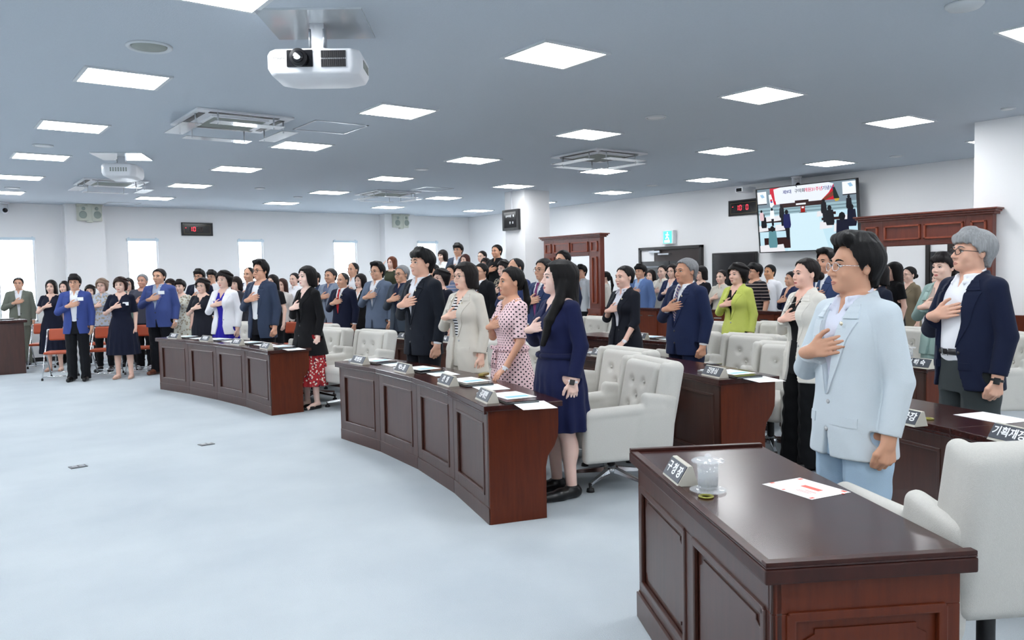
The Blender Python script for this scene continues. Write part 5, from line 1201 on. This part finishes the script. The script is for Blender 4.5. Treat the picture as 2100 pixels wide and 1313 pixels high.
# left group facing the viewer
person('stout man in a blue jacket and black trousers beside the left desk end', 325, 550, 13.6, 28, 'm', 'short', (26, 24, 28), J((70, 90, 160), 0), DK, None, ('collar', (170, 184, 210), 'x'), h=N, wide=1.12, belly=.03, badge=(.10, 1.345), watch='steel', shoe=((110, 66, 50), 'flat'))
person('woman in a dark navy shirt dress with a white badge in the left group', 246, 569, 13.05, 18, 'f', 'curly', (52, 34, 30), ('flare', (26, 32, 56), 'elbow', 0, .42), None, badge=(.11, 1.29), h=N, wide=1.06, shoe=((206, 170, 150), 'pump'), left='open')
person('man with glasses in a bright blue jacket in front of the left group', 152, 563, 12.85, 15, 'm', 'fringe', (20, 18, 20), J((62, 84, 162), .04), ('pants', (30, 32, 38)), None, ('collar', (240, 242, 248), 'x'), h=N, glass='thin', badge=(.11, 1.345))
person('man in a khaki grey suit standing by the left window', 37, 568, 15.6, 8, 'm', 'short', (26, 24, 26), J((124, 130, 118), .02), ('pants', (116, 120, 108)), None, W, h=N)
person('woman in a long navy dress with dark wavy hair left of the blue jacket', 104, 574, 14.4, 20, 'f', 'shoulder', (24, 18, 20), ('flare', (30, 34, 56), 'short', 0, .34), None, shoe=((190, 150, 130), 'pump'), left='open')
S2 = dict()
person('pale-faced woman half hidden behind the bright blue jacket', 131, 576, 15.6, 25, 'f', 'bob', (28, 22, 24), ('blouse', (90, 92, 104), 'long', 0, .85))
person('woman with wavy dark hair between the bright blue jacket and the patterned shirt', 184, 585, 15.4, 10, 'f', 'curly', (30, 24, 26), ('blouse', (190, 188, 196), 'short', 0, .85))
person('short fair-haired person with glasses in a grey speckled shirt', 208, 572, 14.15, 20, 'f', 'curly', (140, 118, 102), ('blouse', (176, 184, 200), 'short', 0, .86, 'floral'), ('slim', (24, 26, 32)), glass='thin', shoe=((24, 24, 28), 'flat'))
person('woman with glasses in green partly hidden behind the navy shirt dress', 263, 570, 15.0, 15, 'f', 'bob', (28, 24, 26), ('blouse', (130, 160, 150), 'short', 0, .85), glass='thin')
person('grey-haired man in a dark grey T-shirt behind the navy dress woman', 291, 561, 14.35, 22, 'm', 'short', (140, 142, 146), ('tee', (86, 88, 104), 'short', 0, .84), DK, sk=(206, 160, 140), shoe=((220, 220, 226), 'flat'))
person('curly-haired woman peeking behind the stout man in blue', 348, 573, 15.4, 30, 'f', 'curly', (40, 30, 30), ('blouse', (120, 120, 110), 'long', 0, .85))
person('woman in a cream floral dress behind the left desk end', 369, 574, 14.2, 30, 'f', 'fringe', (24, 18, 20), ('flare', (214, 214, 200), 'elbow', 0, .48, 'floral'), None)
person('woman with glasses in a black lace dress and necklace behind the left desk', 414, 571, 12.7, 30, 'f', 'curly', (34, 26, 28), ('dress', (38, 40, 52), 'elbow', 0, .5), None, glass='thin', wide=1.05)
person('man with glasses in a dark navy suit behind the black lace dress', 408, 552, 14.9, 28, 'm', 'fringe', (18, 16, 18), J(NAVY), DK, None, W, glass='thick')
person('man in a white shirt with glasses standing left of the white jacket', 434, 554, 15.9, 28, 'm', 'fringe', (18, 16, 18), ('shirt', (238, 240, 244), 'short', 0, .86), glass='thin')
person('woman with bobbed hair just right of the white jacket', 483, 567, 13.4, 35, 'f', 'bobfringe', (34, 24, 24), ('blouse', (70, 70, 80), 'long', 0, .85))
person('high-foreheaded man in a navy suit left of the slate-blue jacket', 510, 547, 14.3, 38, 'm', 'thin', (30, 28, 30), J((38, 52, 86)), DK, None, W, wide=1.05)
person('woman with long hair in a black short-sleeved top right of the slate-blue jacket', 558, 563, 13.2, 35, 'f', 'shoulder', (22, 18, 20), ('blouse', (30, 30, 36), 'short', 0, .85))
person('smiling woman with brown hair behind the black jacket woman', 578, 571, 14.3, 30, 'f', 'shoulder', (70, 44, 38), ('blouse', (220, 214, 210), 'long', 0, .85))
person('person in a white top half hidden left of the black jacket woman', 603, 559, 15.2, 40, 'f', 'up', (26, 20, 22), ('blouse', (232, 232, 238), 'long', 0, .85))
person('man in a navy suit with a light blue tie right of the black jacket woman', 645, 556, 14.4, 42, 'm', 'thin', (28, 26, 28), J((48, 64, 96)), DK, (150, 170, 214), W)
person('grey-haired man in a pale grey-blue jacket in the back group', 677, 550, 13.9, 42, 'm', 'short', (60, 58, 60), J((140, 154, 176)), DK, None, ('collar', (120, 130, 160), 'x'), wide=1.1)
person('man in a navy suit with a bright red tie behind the second row desk', 702, 558, 12.6, 42, 'm', 'thin', (60, 60, 62), J((32, 38, 66)), DK, (214, 34, 44), W, pin=True, wide=1.04, h=.007)
person('man in a white shirt with thinning hair against the far wall', 723, 537, 14.6, 40, 'm', 'thin', (40, 38, 40), ('shirt', (236, 238, 244), 'long', 0, .84))
person('woman with long dark hair and a white top in a black cardigan', 738, 561, 13.5, 40, 'f', 'shoulder', (22, 18, 20), J((24, 24, 28), .05), inner=('tee', (236, 234, 236), 'x'))
person('man with glasses in a mid-grey suit and white shirt', 773, 538, 12.1, 42, 'm', 'swept', (18, 17, 20), J((108, 124, 150), 0), ('pants', (92, 106, 130)), None, W, glass='thin', pin=True, wide=1.06, h=.007)
def salute(r, b): pass
person('woman in an olive top with long reddish brown hair standing at the back', 803, 526, 15.5, 40, 'f', 'shoulder', (110, 62, 42), ('tee', (72, 78, 58), 'short', 0, .85), floor=.4, pose='salute')
person('grey-haired man with glasses in a slate suit over a dark sweater', 823, 543, 11.6, 45, 'm', 'short', (132, 134, 138), J((72, 84, 100), .03), ('pants', (60, 70, 86)), None, ('collar', (40, 48, 80), 'x'), glass='thick', wide=1.05, h=.007)
person('person in a light blue shirt behind the young man in the black suit', 888, 541, 13.8, 45, 'm', 'short', (24, 22, 24), ('shirt', (168, 196, 232), 'short', 0, .85))
person('woman with curly hair and glasses in a black dress with gold buttons', 903, 552, 10.9, 48, 'f', 'curly', (24, 20, 24), ('dress', (34, 36, 52), 'long', 0, .5), None, glass='thin', wide=1.05, h=.007)
person('woman in a white blouse with bangs in front of the far right window', 907, 512, 17.0, 45, 'f', 'bobfringe', (30, 24, 26), ('blouse', (232, 232, 230), 'elbow', 0, .85), floor=.4)
person('man with bowl-cut hair in a slate jacket, tallest at the back', 939, 499, 16.6, 30, 'm', 'fringe', (18, 16, 20), J((74, 86, 108), .03), DK, None, W, floor=.4, glass='thin')
person('woman with reddish brown hair at the back behind the beige suit', 953, 521, 15.4, 35, 'f', 'bob', (74, 40, 36), ('blouse', (190, 190, 196), 'long', 0, .85), floor=.4)
person('man with glasses and receding hair between the back rows', 917, 531, 17.6, 40, 'm', 'thin', (26, 24, 26), ('shirt', (190, 196, 206), 'short', 0, .85), glass='thin', floor=.4)
person('man in a blue checked shirt behind the curly-haired woman', 925, 542, 13.0, 40, 'm', 'short', (18, 16, 20), ('shirt', (110, 128, 166), 'short', 0, .85, 'stripes'))
person('pale woman in white with tied hair against the far corner', 988, 514, 16.8, 45, 'f', 'up', (26, 22, 24), ('blouse', (236, 236, 238), 'long', 0, .85), floor=.4)
person('man in a black polo shirt with cropped hair left of the square column', 1018, 501, 15.6, 40, 'm', 'short', (16, 16, 18), ('shirt', (26, 27, 32), 'short', 0, .85), floor=.4, wide=1.06, sk=(206, 158, 132))
person('woman with short wavy hair in black below the polo shirt man', 995, 530, 16.0, 45, 'f', 'curly', (34, 26, 28), ('blouse', (28, 28, 32), 'long', 0, .85), floor=.4)
person('man with glasses in a black suit and purple tie behind the ponytailed woman', 986, 539, 12.2, 48, 'm', 'short', (22, 20, 22), J((26, 28, 36)), DK, (92, 60, 110), W, glass='thick', wide=1.04, h=.007)
person('woman with short dark hair directly behind the ponytailed woman', 1032, 535, 13.6, 45, 'f', 'curly', (24, 20, 22), ('blouse', (34, 36, 48), 'long', 0, .85, 'floral'))
person('balding man in a royal blue suit left of the long-haired woman', 1056, 528, 10.6, 50, 'm', 'thin', (40, 40, 44), J((56, 72, 124)), ('pants', (44, 58, 104)), None, W, wide=1.06, h=.007, sk=(206, 162, 138))
person('man with glasses in a blue suit and magenta tie behind the long-haired woman', 1114, 529, 9.3, 50, 'm', 'short', (26, 24, 28), J((56, 74, 118)), ('pants', (44, 58, 96)), (150, 70, 130), W, glass='thin', wide=1.06, h=.007)
person('tall man in a dark navy suit in front of the middle door surround', 1153, 512, 11.3, 45, 'm', 'short', (16, 15, 18), J((34, 44, 76)), DK, None, W)
# behind the parapet
person('young man in a pale grey shirt with a lanyard inside the middle door surround', 1192, 543, 15.2, 40, 'm', 'fringe', (20, 18, 20), ('shirt', (206, 212, 218), 'long', 0, .85), DK)
person('woman with a ponytail in a cream blouse right of the middle door surround', 1240, 556, 14.9, 80, 'f', 'up', (26, 20, 22), ('blouse', (222, 218, 208), 'long', 0, .85), tail='pony')
person('man with glasses in a light blue jacket behind the parapet', 1313, 542, 14.1, 38, 'm', 'fringe', (18, 17, 20), J((98, 130, 186), .02), DK, None, ('collar', (160, 190, 230), 'x'), glass='thin', wide=1.06)
person('small smiling woman behind the parapet in front of the double door', 1334, 553, 15.6, 30, 'f', 'bob', (30, 22, 22), ('blouse', (60, 60, 64), 'long', 0, .85))
person('woman in a cream shirt with tied hair before the double door', 1358, 543, 14.6, 35, 'f', 'up', (26, 20, 22), ('blouse', (214, 210, 200), 'long', 0, .85), tail='bundo')
person('woman with glasses in a dark blue jacket left of the grey-haired navy suit', 1379, 541, 13.6, 35, 'f', 'bob', (34, 26, 26), J((40, 54, 96), .03), glass='thin', inner=('tee', (220, 220, 226), 'x'))
person('woman with bobbed hair and glasses in a black dress behind the parapet', 1437, 545, 13.3, 45, 'f', 'bobfringe', (22, 18, 20), ('dress', (32, 34, 44), 'long', 0, .5), None, glass='thin')
person('woman in a beige V-neck blouse below the dark wall screen', 1479, 553, 12.9, 35, 'f', 'up', (34, 26, 26), ('blouse', (206, 202, 190), 'elbow', 0, .85), tail='bundo')
person('young man with glasses in a black and tan striped T-shirt', 1547, 540, 12.3, 55, 'm', 'fringe', (18, 17, 20), ('tee', (38, 36, 44), 'elbow', 0, .84, 'stripes'), DK, glass='thick', wide=1.12)
person('man in a plain white shirt against the wall under the television', 1578, 542, 13.1, 40, 'm', 'short', (18, 17, 20), ('shirt', (240, 242, 248), 'long', 0, .85), DK, sk=(216, 166, 130))
person('person in a navy blazer hidden behind the ivory jacket woman', 1622, 556, 11.9, 60, 'm', 'short', (26, 24, 28), J((38, 50, 92)))
person('man in a blue suit and dark blue tie between ivory and pale jackets', 1694, 511, 8.7, 40, 'm', 'swept', (18, 17, 20), J((62, 82, 128)), ('pants', (50, 66, 104)), (58, 84, 124), W, wide=1.04, h=.007, sk=(208, 160, 136))
person('woman with short dark hair in a dark navy jacket behind the pale jacket man', 1797, 536, 7.7, 55, 'f', 'bob', (22, 18, 20), J((34, 40, 60), .03), inner=('tee', (28, 28, 34), 'x'), h=.007, xy=(7.42, 2.05) if False else None)
person('dark long-haired woman in black at the left side of the right door surround', 1832, 537, 10.4, 60, 'f', 'shoulder', (22, 18, 20), ('blouse', (26, 27, 32), 'short', 0, .85))
person('woman with glasses in a khaki short-sleeved suit inside the right door surround', 1864, 546, 11.2, 48, 'f', 'up', (24, 20, 22), J((142, 128, 104), .02, .74, 'elbow'), ('slim', (130, 118, 96)), inner=('tee', (26, 26, 30), 'x'), glass='thin', tail='bundo', left='open', h=.007)
person('woman in a mint green jacket left of the grey-haired man with glasses', 1936, 519, 7.3, 42, 'f', 'fringe', (30, 24, 26), J((160, 190, 184), .03), ('wide', (160, 190, 184)), inner=('tee', (190, 170, 160), 'x'), wide=1.08, h=.007)
person('person in a salmon pink top behind the mint green jacket', 1924, 556, 12.0, 60, 'f', 'bob', (40, 30, 30), ('blouse', (206, 140, 130), 'long', 0, .85))

# ------------------------------------------------------------------ armchairs
def chair_at(px, py, z, depth, face, label): # by backrest top centre pixel
    p = atd(px, py, depth); return armchair(p[0]-math.cos(face+PI)*.33, p[1]-math.sin(face+PI)*.33, face, label)
DESKS = [D1, D2, D3, D4, D5, D6, D7]
def desk_push(x, y, r=.40):
    """vector that frees a chair of radius r from a desk body"""
    for P in DESKS:
        for i in range(len(P)-1):
            a = np.array(P[i], float); b = np.array(P[i+1], float); t = unit(b-a); nv = np.array([t[1], -t[0]]); nv = nv if nv[0] > 0 else -nv
            q = np.array([x, y])-a; u = q@t; v = q@nv
            if -.3 < u < np.linalg.norm(b-a)+.3 and -r < v < .47+r:
                return (nv*.03) if v > .2 else (-nv*.03)
    return None
def settle(L, rp, rc, fixed=1):
    for _ in range(60):
        for i, c in enumerate(L):
            if i < fixed: continue
            for q in PLIST:
                dx, dy = c[0]-q[1], c[1]-q[2]; d = math.hypot(dx, dy)+1e-6
                if d < (rp+.08 if i > 4 else rp): c[0] += (dx/d-math.cos(c[2]))*.012; c[1] += (dy/d-math.sin(c[2]))*.012
            for k, e in enumerate(L):
                if k == i: continue
                dx, dy = c[0]-e[0], c[1]-e[1]; d = math.hypot(dx, dy)+1e-6
                if d < rc: c[0] += dx/d*.015; c[1] += dy/d*.015
            v = desk_push(c[0], c[1])
            if v is not None: c[0] += v[0]; c[1] += v[1]
    return L
CH = []
for px, py, tn, lab in (
    (1345, 747, 62, 'large pale armchair in the centre foreground at the end of the middle desk'),
    (1226, 708, 55, 'pale armchair partly hidden by the long-haired woman'),
    (1100, 704, 50, 'pale armchair between the pink dress and the navy dress'),
    (962, 700, 50, 'pale armchair behind the beige suit'),
    (738, 676, 55, 'pale armchair with its chrome base in view at the right of the left desk'),
    (672, 671, 55, 'pale armchair just right of the red skirt'),
    (585, 667, 45, 'pale armchair between the slate-blue jacket and the black jacket'),
    (505, 658, 40, 'pale armchair right of the cobalt blue dress'),
    (745, 645, 42, 'pale armchair behind the second row desk left of the mid-grey suit'),
    (1205, 650, 50, 'pale armchair at the foot of the middle door surround'),
    (1372, 682, 48, 'pale armchair half hidden by the grey-haired man in the navy suit'),
    (1518, 680, 36, 'pale armchair with buttons facing out in front of the lime jacket'),
    (1612, 702, 30, 'pale armchair behind the ivory jacket woman at the desk end'),
    (1455, 657, 38, 'pale armchair left of the lime jacket'),
    (1592, 659, 38, 'pale armchair right of the lime jacket'),
    (1872, 668, 35, 'pale armchair behind the cut glass desk'),
    (2108, 681, 60, 'pale armchair cut by the right edge behind the grey-haired man'),
):
    hor = 565-.021*(px-1050); dep = .63*FPX/(py-hor) if py != 747 else 6.06; p = atd(px, py, dep); phi = math.atan2(-p[1], -p[0])-math.radians(tn)
    CH.append([p[0]+math.cos(phi)*.38, p[1]+math.sin(phi)*.38, phi, lab])
for c in settle(CH, .50, .80): armchair(*c)
fc = armchair(2.95, 1.205, math.atan2(-EDt[1], -EDt[0]), 'large pale armchair seen from behind at the lower right corner')
for ch in fc.children:
    n_ = ch.name.split('.')[0]
    if n_ in ('seat', 'armrest', 'back_shell', 'back_cushion', 'lever'): ch.location.z += .12
    if n_ in ('post', 'hub'): ch.scale = (1, 1, 1.42)
# orange folding chairs near the left group
FO = []
for px, py, dep, tn, lab in ((122, 690, 13.3, 12, 'orange folding chair directly behind the bright blue jacket'), (214, 684, 13.6, 15, 'orange folding chair left of the navy shirt dress'), (292, 680, 13.9, 18, 'orange folding chair left of the stout man in blue'),
    (385, 674, 14.6, 25, 'orange folding chair behind the left desk end'), (88, 678, 15.2, 12, 'orange folding chair beside the long navy dress'), (190, 674, 15.0, 15, 'orange folding chair behind the bright blue jacket, in the second row'), (262, 672, 15.8, 18, 'orange folding chair in the second row behind the navy shirt dress'), (335, 668, 16.2, 20, 'orange folding chair farthest back behind the stout man'),
    (655, 655, 13.3, 40, 'orange folding chair seen right of the black jacket'), (590, 655, 13.8, 38, 'orange folding chair behind the black jacket')):
    p = atd(px, py, dep); phi = math.atan2(-p[1], -p[0])-math.radians(tn); FO.append([p[0], p[1], phi, lab])
for c in settle(FO, .46, .54, 0): folding(*c)

# ------------------------------------------------------------------ things on the desks
M_devc = mat('device_grey', (.1, .1, .11), .35)
def plate(p, face, txt, lab, L=.26, hgt=.075, size=.05, z=.75):
    """triangular name plate whose written side faces direction 'face' (angle)"""
    r = tag(empty('name_plate', (p[0], p[1], z), face+PI/2), lab, 'name plate', 'desk name plates')
    b = MB(); b.prism([(-L/2, -.05, 0), (-L/2, .035, 0), (-L/2, .012, hgt), (-L/2, -.004, hgt)], (0, 0, 0), (L, 0, 0)); b.obj('stand', M_plate, r, .0015)
    u = unit([0, .046, hgt]); n = unit([0, -hgt, .046]); c = np.array([0, -.027, hgt/2])
    f = MB(); f.obox(c+n*.0015+u*.004, (1, 0, 0), u, n, (L/2-.003, .036, .0015)); f.obj('written_face', M_platef, r)
    text_obj('lettering', txt, size, M_ink, r, tuple(c+n*.0038+u*.004), (1, 0, 0), tuple(u), depth=.0006, bold=.0012)
    return r
def sheet(p, ang, lab, w_=.21, l_=.297, z=.7508, marks=None, group='papers on the desks', n=1):
    r = tag(empty('paper_sheet', (p[0], p[1], z), ang), lab, 'paper', group)
    b = MB()
    for k in range(n): b.box((-w_/2+k*.004, -l_/2+k*.006, k*.0007), (w_/2+k*.004, l_/2+k*.006, k*.0007+.0006))
    b.obj('sheet', M_paper, r)
    if marks is not None:
        q = MB()
        for x0, y0, x1, y1 in marks: q = MB().box((x0, y0, n*.0007), (x1, y1, n*.0007+.0003)); q.obj('print', mat('print_cyan', srgb(150, 205, 225), .7) if marks is not REDM else mat('print_red', srgb(226, 110, 96), .7), r)
    return r
REDM = [(-.09, .09, -.075, .11), (-.06, .115, -.05, .125), (.07, .1, .09, .112), (-.03, -.03, -.004, .055), (-.09, -.11, -.07, -.095), (.04, -.12, .06, -.108), (.02, .02, .024, .07), (.034, .0, .037, .06), (.044, .0, .047, .06), (.075, -.03, .09, -.02)]
BLUEM = [(-.08, .04, .08, .11), (-.08, -.02, .08, -.015), (-.08, -.05, .08, -.046), (-.08, -.08, .05, -.076)]
def seat_items(P0, P1, t, txt, who, dx=0, full=True):
    """name plate, terminal, laptop and papers for a seat at fraction t of a desk module"""
    a = np.array(P0, float); b = np.array(P1, float); tt = unit(b-a); nv = np.array([tt[1], -tt[0]]);
    if nv[0] < 0: nv = -nv
    c = a+(b-a)*t; face = math.atan2(-nv[1], -nv[0]); al = math.atan2(tt[1], tt[0])
    plate(c+nv*.06, face, txt, 'grey name plate on the desk in front of '+who, L=.25, size=.052)
    if not full: return
    r = tag(empty('voting_terminal', (*(c+nv*.10-tt*.23), .75), face+PI/2), 'small silver desk terminal beside the name plate of '+who, 'terminal', 'desk terminals')
    MB().box((-.05, -.03, 0), (.05, .05, .018)).obj('terminal_body', M_steel, r, .004); k = MB()
    for q in range(4): k.box((-.04+q*.022, -.01, .018), (-.025+q*.022, .03, .024))
    k.obj('key', M_white, r)
    r = tag(empty('laptop', (*(c+nv*.22+tt*.05), .75), al-PI/2), 'closed black laptop on the desk in front of '+who, 'laptop', 'closed laptops')
    MB().box((-.11, -.16, 0), (.11, .16, .009)).obj('laptop_base', M_black, r, .003); MB().box((-.11, -.16, .0095), (.11, .16, .017)).obj('laptop_lid', M_dark, r, .003); MB().box((-.108, -.158, .0088), (.108, .158, .0098)).obj('edge_trim', M_chrome, r)
    sheet(c+nv*.24-tt*.05, al-PI/2+.12, 'white paper lying on the closed laptop of '+who, z=.7675, marks=BLUEM, n=2)
    sheet(c+nv*.26+tt*.30, al-PI/2-.1, 'white paper beside the laptop of '+who, n=2, marks=BLUEM[1:])
for (a, b), t, txt, who in (((D2[0], D2[1]), .42, '최병원', 'the young man in the black suit'), ((D2[1], D2[2]), .55, '박노용', 'the beige suit woman'), ((D2[2], D2[3]), .72, '전  영', 'the polka-dot dress'), ((D2[3], D2[4]), .78, '김재현', 'the long-haired woman'),
    ((D1[0], D1[1]), .45, '최정원', 'the black lace dress'), ((D1[1], D1[2]), .55, '박정환', 'the white jacket'), ((D1[2], D1[3]), .65, '문영선', 'the slate-blue jacket'), ((D1[3], D1[4]), .72, '김수연', 'the red skirt woman'),
    ((D3[3], D3[4]), .80, '김영심', 'the grey-haired man in the navy suit'), ((D6[1], D6[2]), .35, '이종구', 'the red tie man'), ((D6[2], D6[3]), .25, '서 원', 'the mid-grey suit'), ((D6[3], D6[4]), .3, '김미숙', 'the curly-haired woman in black'),
    ((D7[1], D7[2]), .4, '정미영', 'the empty armchairs'), ((D3[1], D3[2]), .6, '조성환', 'the short-haired woman in the black jacket')):
    seat_items(a, b, t, txt, who)
# seats at the two right-hand desks
def dn(P0, P1):
    a = np.array(P0, float); b = np.array(P1, float); tt = unit(b-a); nv = np.array([tt[1], -tt[0]]); nv = nv if nv[0] > 0 else -nv; return a, b, tt, nv
a, b, tt, nv = dn(D4[0], D4[1]); plate(at(1836, 850, .79)[:2]+nv*.03, math.atan2(-nv[1], -nv[0]), '시민안전국장', 'dark name plate on the right-hand desk half hidden by the pale jacket sleeve', L=.30, size=.05)
a, b, tt, nv = dn(D4[1], D4[2]); plate(at(2086, 895, .79)[:2]+nv*.03, math.atan2(-nv[1], -nv[0]), '기획재정국장', 'dark name plate on the right-hand desk cut by the right picture edge', L=.30, size=.05)
sheet(at(2035, 857, .75), math.atan2(tt[1], tt[0])-PI/2+.1, 'white paper on the right-hand desk in front of the grey-haired man', n=1, marks=None)
def coaster(p, lab):
    r = tag(empty('coaster_ring', (p[0], p[1], .7505)), lab, 'coaster'); MB().lathe([(.026, 0), (.028, .003), (.026, .006), (.019, .006), (.017, .003), (.019, 0)], n=28).obj('ring', mat('brass_green', srgb(150, 146, 70), .3, metal=.5), r)
coaster(at(1904, 860, .75), 'small brass ring on the right-hand desk')
a, b, tt, nv = dn(D5[1], D5[2]); plate(at(1876, 744, .79)[:2]+nv*.04, math.atan2(-nv[1], -nv[0]), '이 해 숙', 'name plate on the desk in front of the mint green jacket', L=.27, size=.052)
def glass(p, lab, name='cut_glass', s=1.0, closed=True):
    r = tag(empty(name, (p[0], p[1], .7505)), lab, 'glass'); r.scale = (s, s, s)
    M_cut = mat('cut_crystal', (.86, .91, .95), .05, spec=1, alpha=.24)
    def ridged(prof, n, amp, mb):
        vs = []; fs = []
        for rr, z in prof:
            for k in range(n): q = 2*PI*k/n; q2 = rr*(1+(amp if k % 2 else -amp)); vs.append((q2*math.cos(q), q2*math.sin(q), z))
        m = len(prof)
        for i in range(m-1):
            for k in range(n): fs.append((i*n+k, i*n+(k+1) % n, (i+1)*n+(k+1) % n, (i+1)*n+k))
        fs.append(tuple(range(n))[::-1]); fs.append(tuple((m-1)*n+k for k in range(n))); mb.add(vs, fs, 0)
        return mb
    ridged([(.03, 0), (.060, .002), (.066, .007), (.058, .009), (.036, .008)], 48, .03, MB()).obj('saucer', M_cut, r)
    b = MB(); ridged([(.028, .010), (.033, .016), (.035, .04), (.036, .06)], 36, .025, b); b.obj('cut_base', M_cut, r)
    MB().lathe([(.036, .012), (.0385, .105), (.0365, .105), (.034, .02), (.001, .02)], n=32).obj('tumbler', M_cut, r)
    MB().lathe([(.0335, .022), (.0355, .074), (.001, .074)], n=32).obj('water', mat('water', (.8, .88, .92), .02, spec=1, alpha=.16), r)
    if closed:
        b = MB(); ridged([(.034, .106), (.054, .108), (.058, .114), (.045, .119), (.02, .122), (.012, .124)], 40, .05, b); b.sph((0, 0, .13), (.012, .012, .010), 12, 8); b.obj('lid', M_cut, r)
    return r
glass(at(1452, 1008, .75), 'cut-glass tumbler with a lid and saucer on the foreground desk')
glass(at(1868, 742, .75)+np.array([.12, .08, 0]), 'small lidded cut glass on the desk behind the pale jacket man', s=.95)
coaster(at(1448, 1020, .75), 'small brass ring in front of the cut-glass tumbler')
fa = math.atan2(-EDn[1], -EDn[0])
plate(at(1398, 985, .75)[:2], fa, '구 청 장', 'dark name plate beside the cut-glass tumbler on the foreground desk', L=.19, size=.048)
REDG = sheet(at(1652, 1002, .75), math.atan2(EDt[1], EDt[0])-PI/2+.35, 'white programme card with red print on the foreground desk', w_=.19, l_=.24, marks=REDM, group=None)
# small loose items
p = at(1283, 716, .75); r = tag(empty('purple_pouch', (p[0], p[1], .7505), .5), 'small purple pouch under the hand of the short-haired woman in black', 'pouch'); MB().box((-.05, -.03, 0), (.05, .03, .035)).obj('pouch_body', mat('purple_vinyl', srgb(120, 84, 170), .4), r, .01)
p = at(992, 771, .75); r = tag(empty('eyeglass_case', (p[0], p[1], .7515), .5), 'small brown and yellow case on the paper beside the polka-dot dress', 'case'); MB().box((-.055, -.025, 0), (.055, .025, .022)).obj('case_body', mat('ochre', srgb(150, 132, 70), .5), r, .008)
p = at(1462, 748, .75); r = tag(empty('phone', (p[0], p[1], .7505), .6), 'black phone lying on the centre right desk', 'phone'); MB().box((-.036, -.075, 0), (.036, .075, .009)).obj('phone_body', M_dark, r, .003)
for px, py, lab in ((423, 912, 'metal floor outlet plate nearer the left desk'), (160, 958, 'metal floor outlet plate in the open carpet at lower left')):
    p = at(px, py, 0); r = tag(empty('floor_outlet', (p[0], p[1], 0), .1), lab, 'floor outlet', 'floor outlets'); MB().box((-.065, -.05, 0), (.065, .05, .006)).obj('cover', mat('outlet_metal', (.12, .13, .14), .35, metal=.7), r, .001)
    q = MB(); q.box((-.045, -.03, .006), (-.005, .03, .009)); q.box((.01, -.03, .006), (.05, .03, .009)); q.obj('flap', M_steel, r)
print('PEOPLE', len(PLIST))
for i in range(len(PLIST)):
    a = PLIST[i]
    if not 1.5 < a[3] < 1.9: print('HEIGHT', a)
    for b in PLIST[i+1:]:
        if math.hypot(a[1]-b[1], a[2]-b[2]) < .42: print('CLOSE %.2f' % math.hypot(a[1]-b[1], a[2]-b[2]), a[0][:50], '|', b[0][:50])
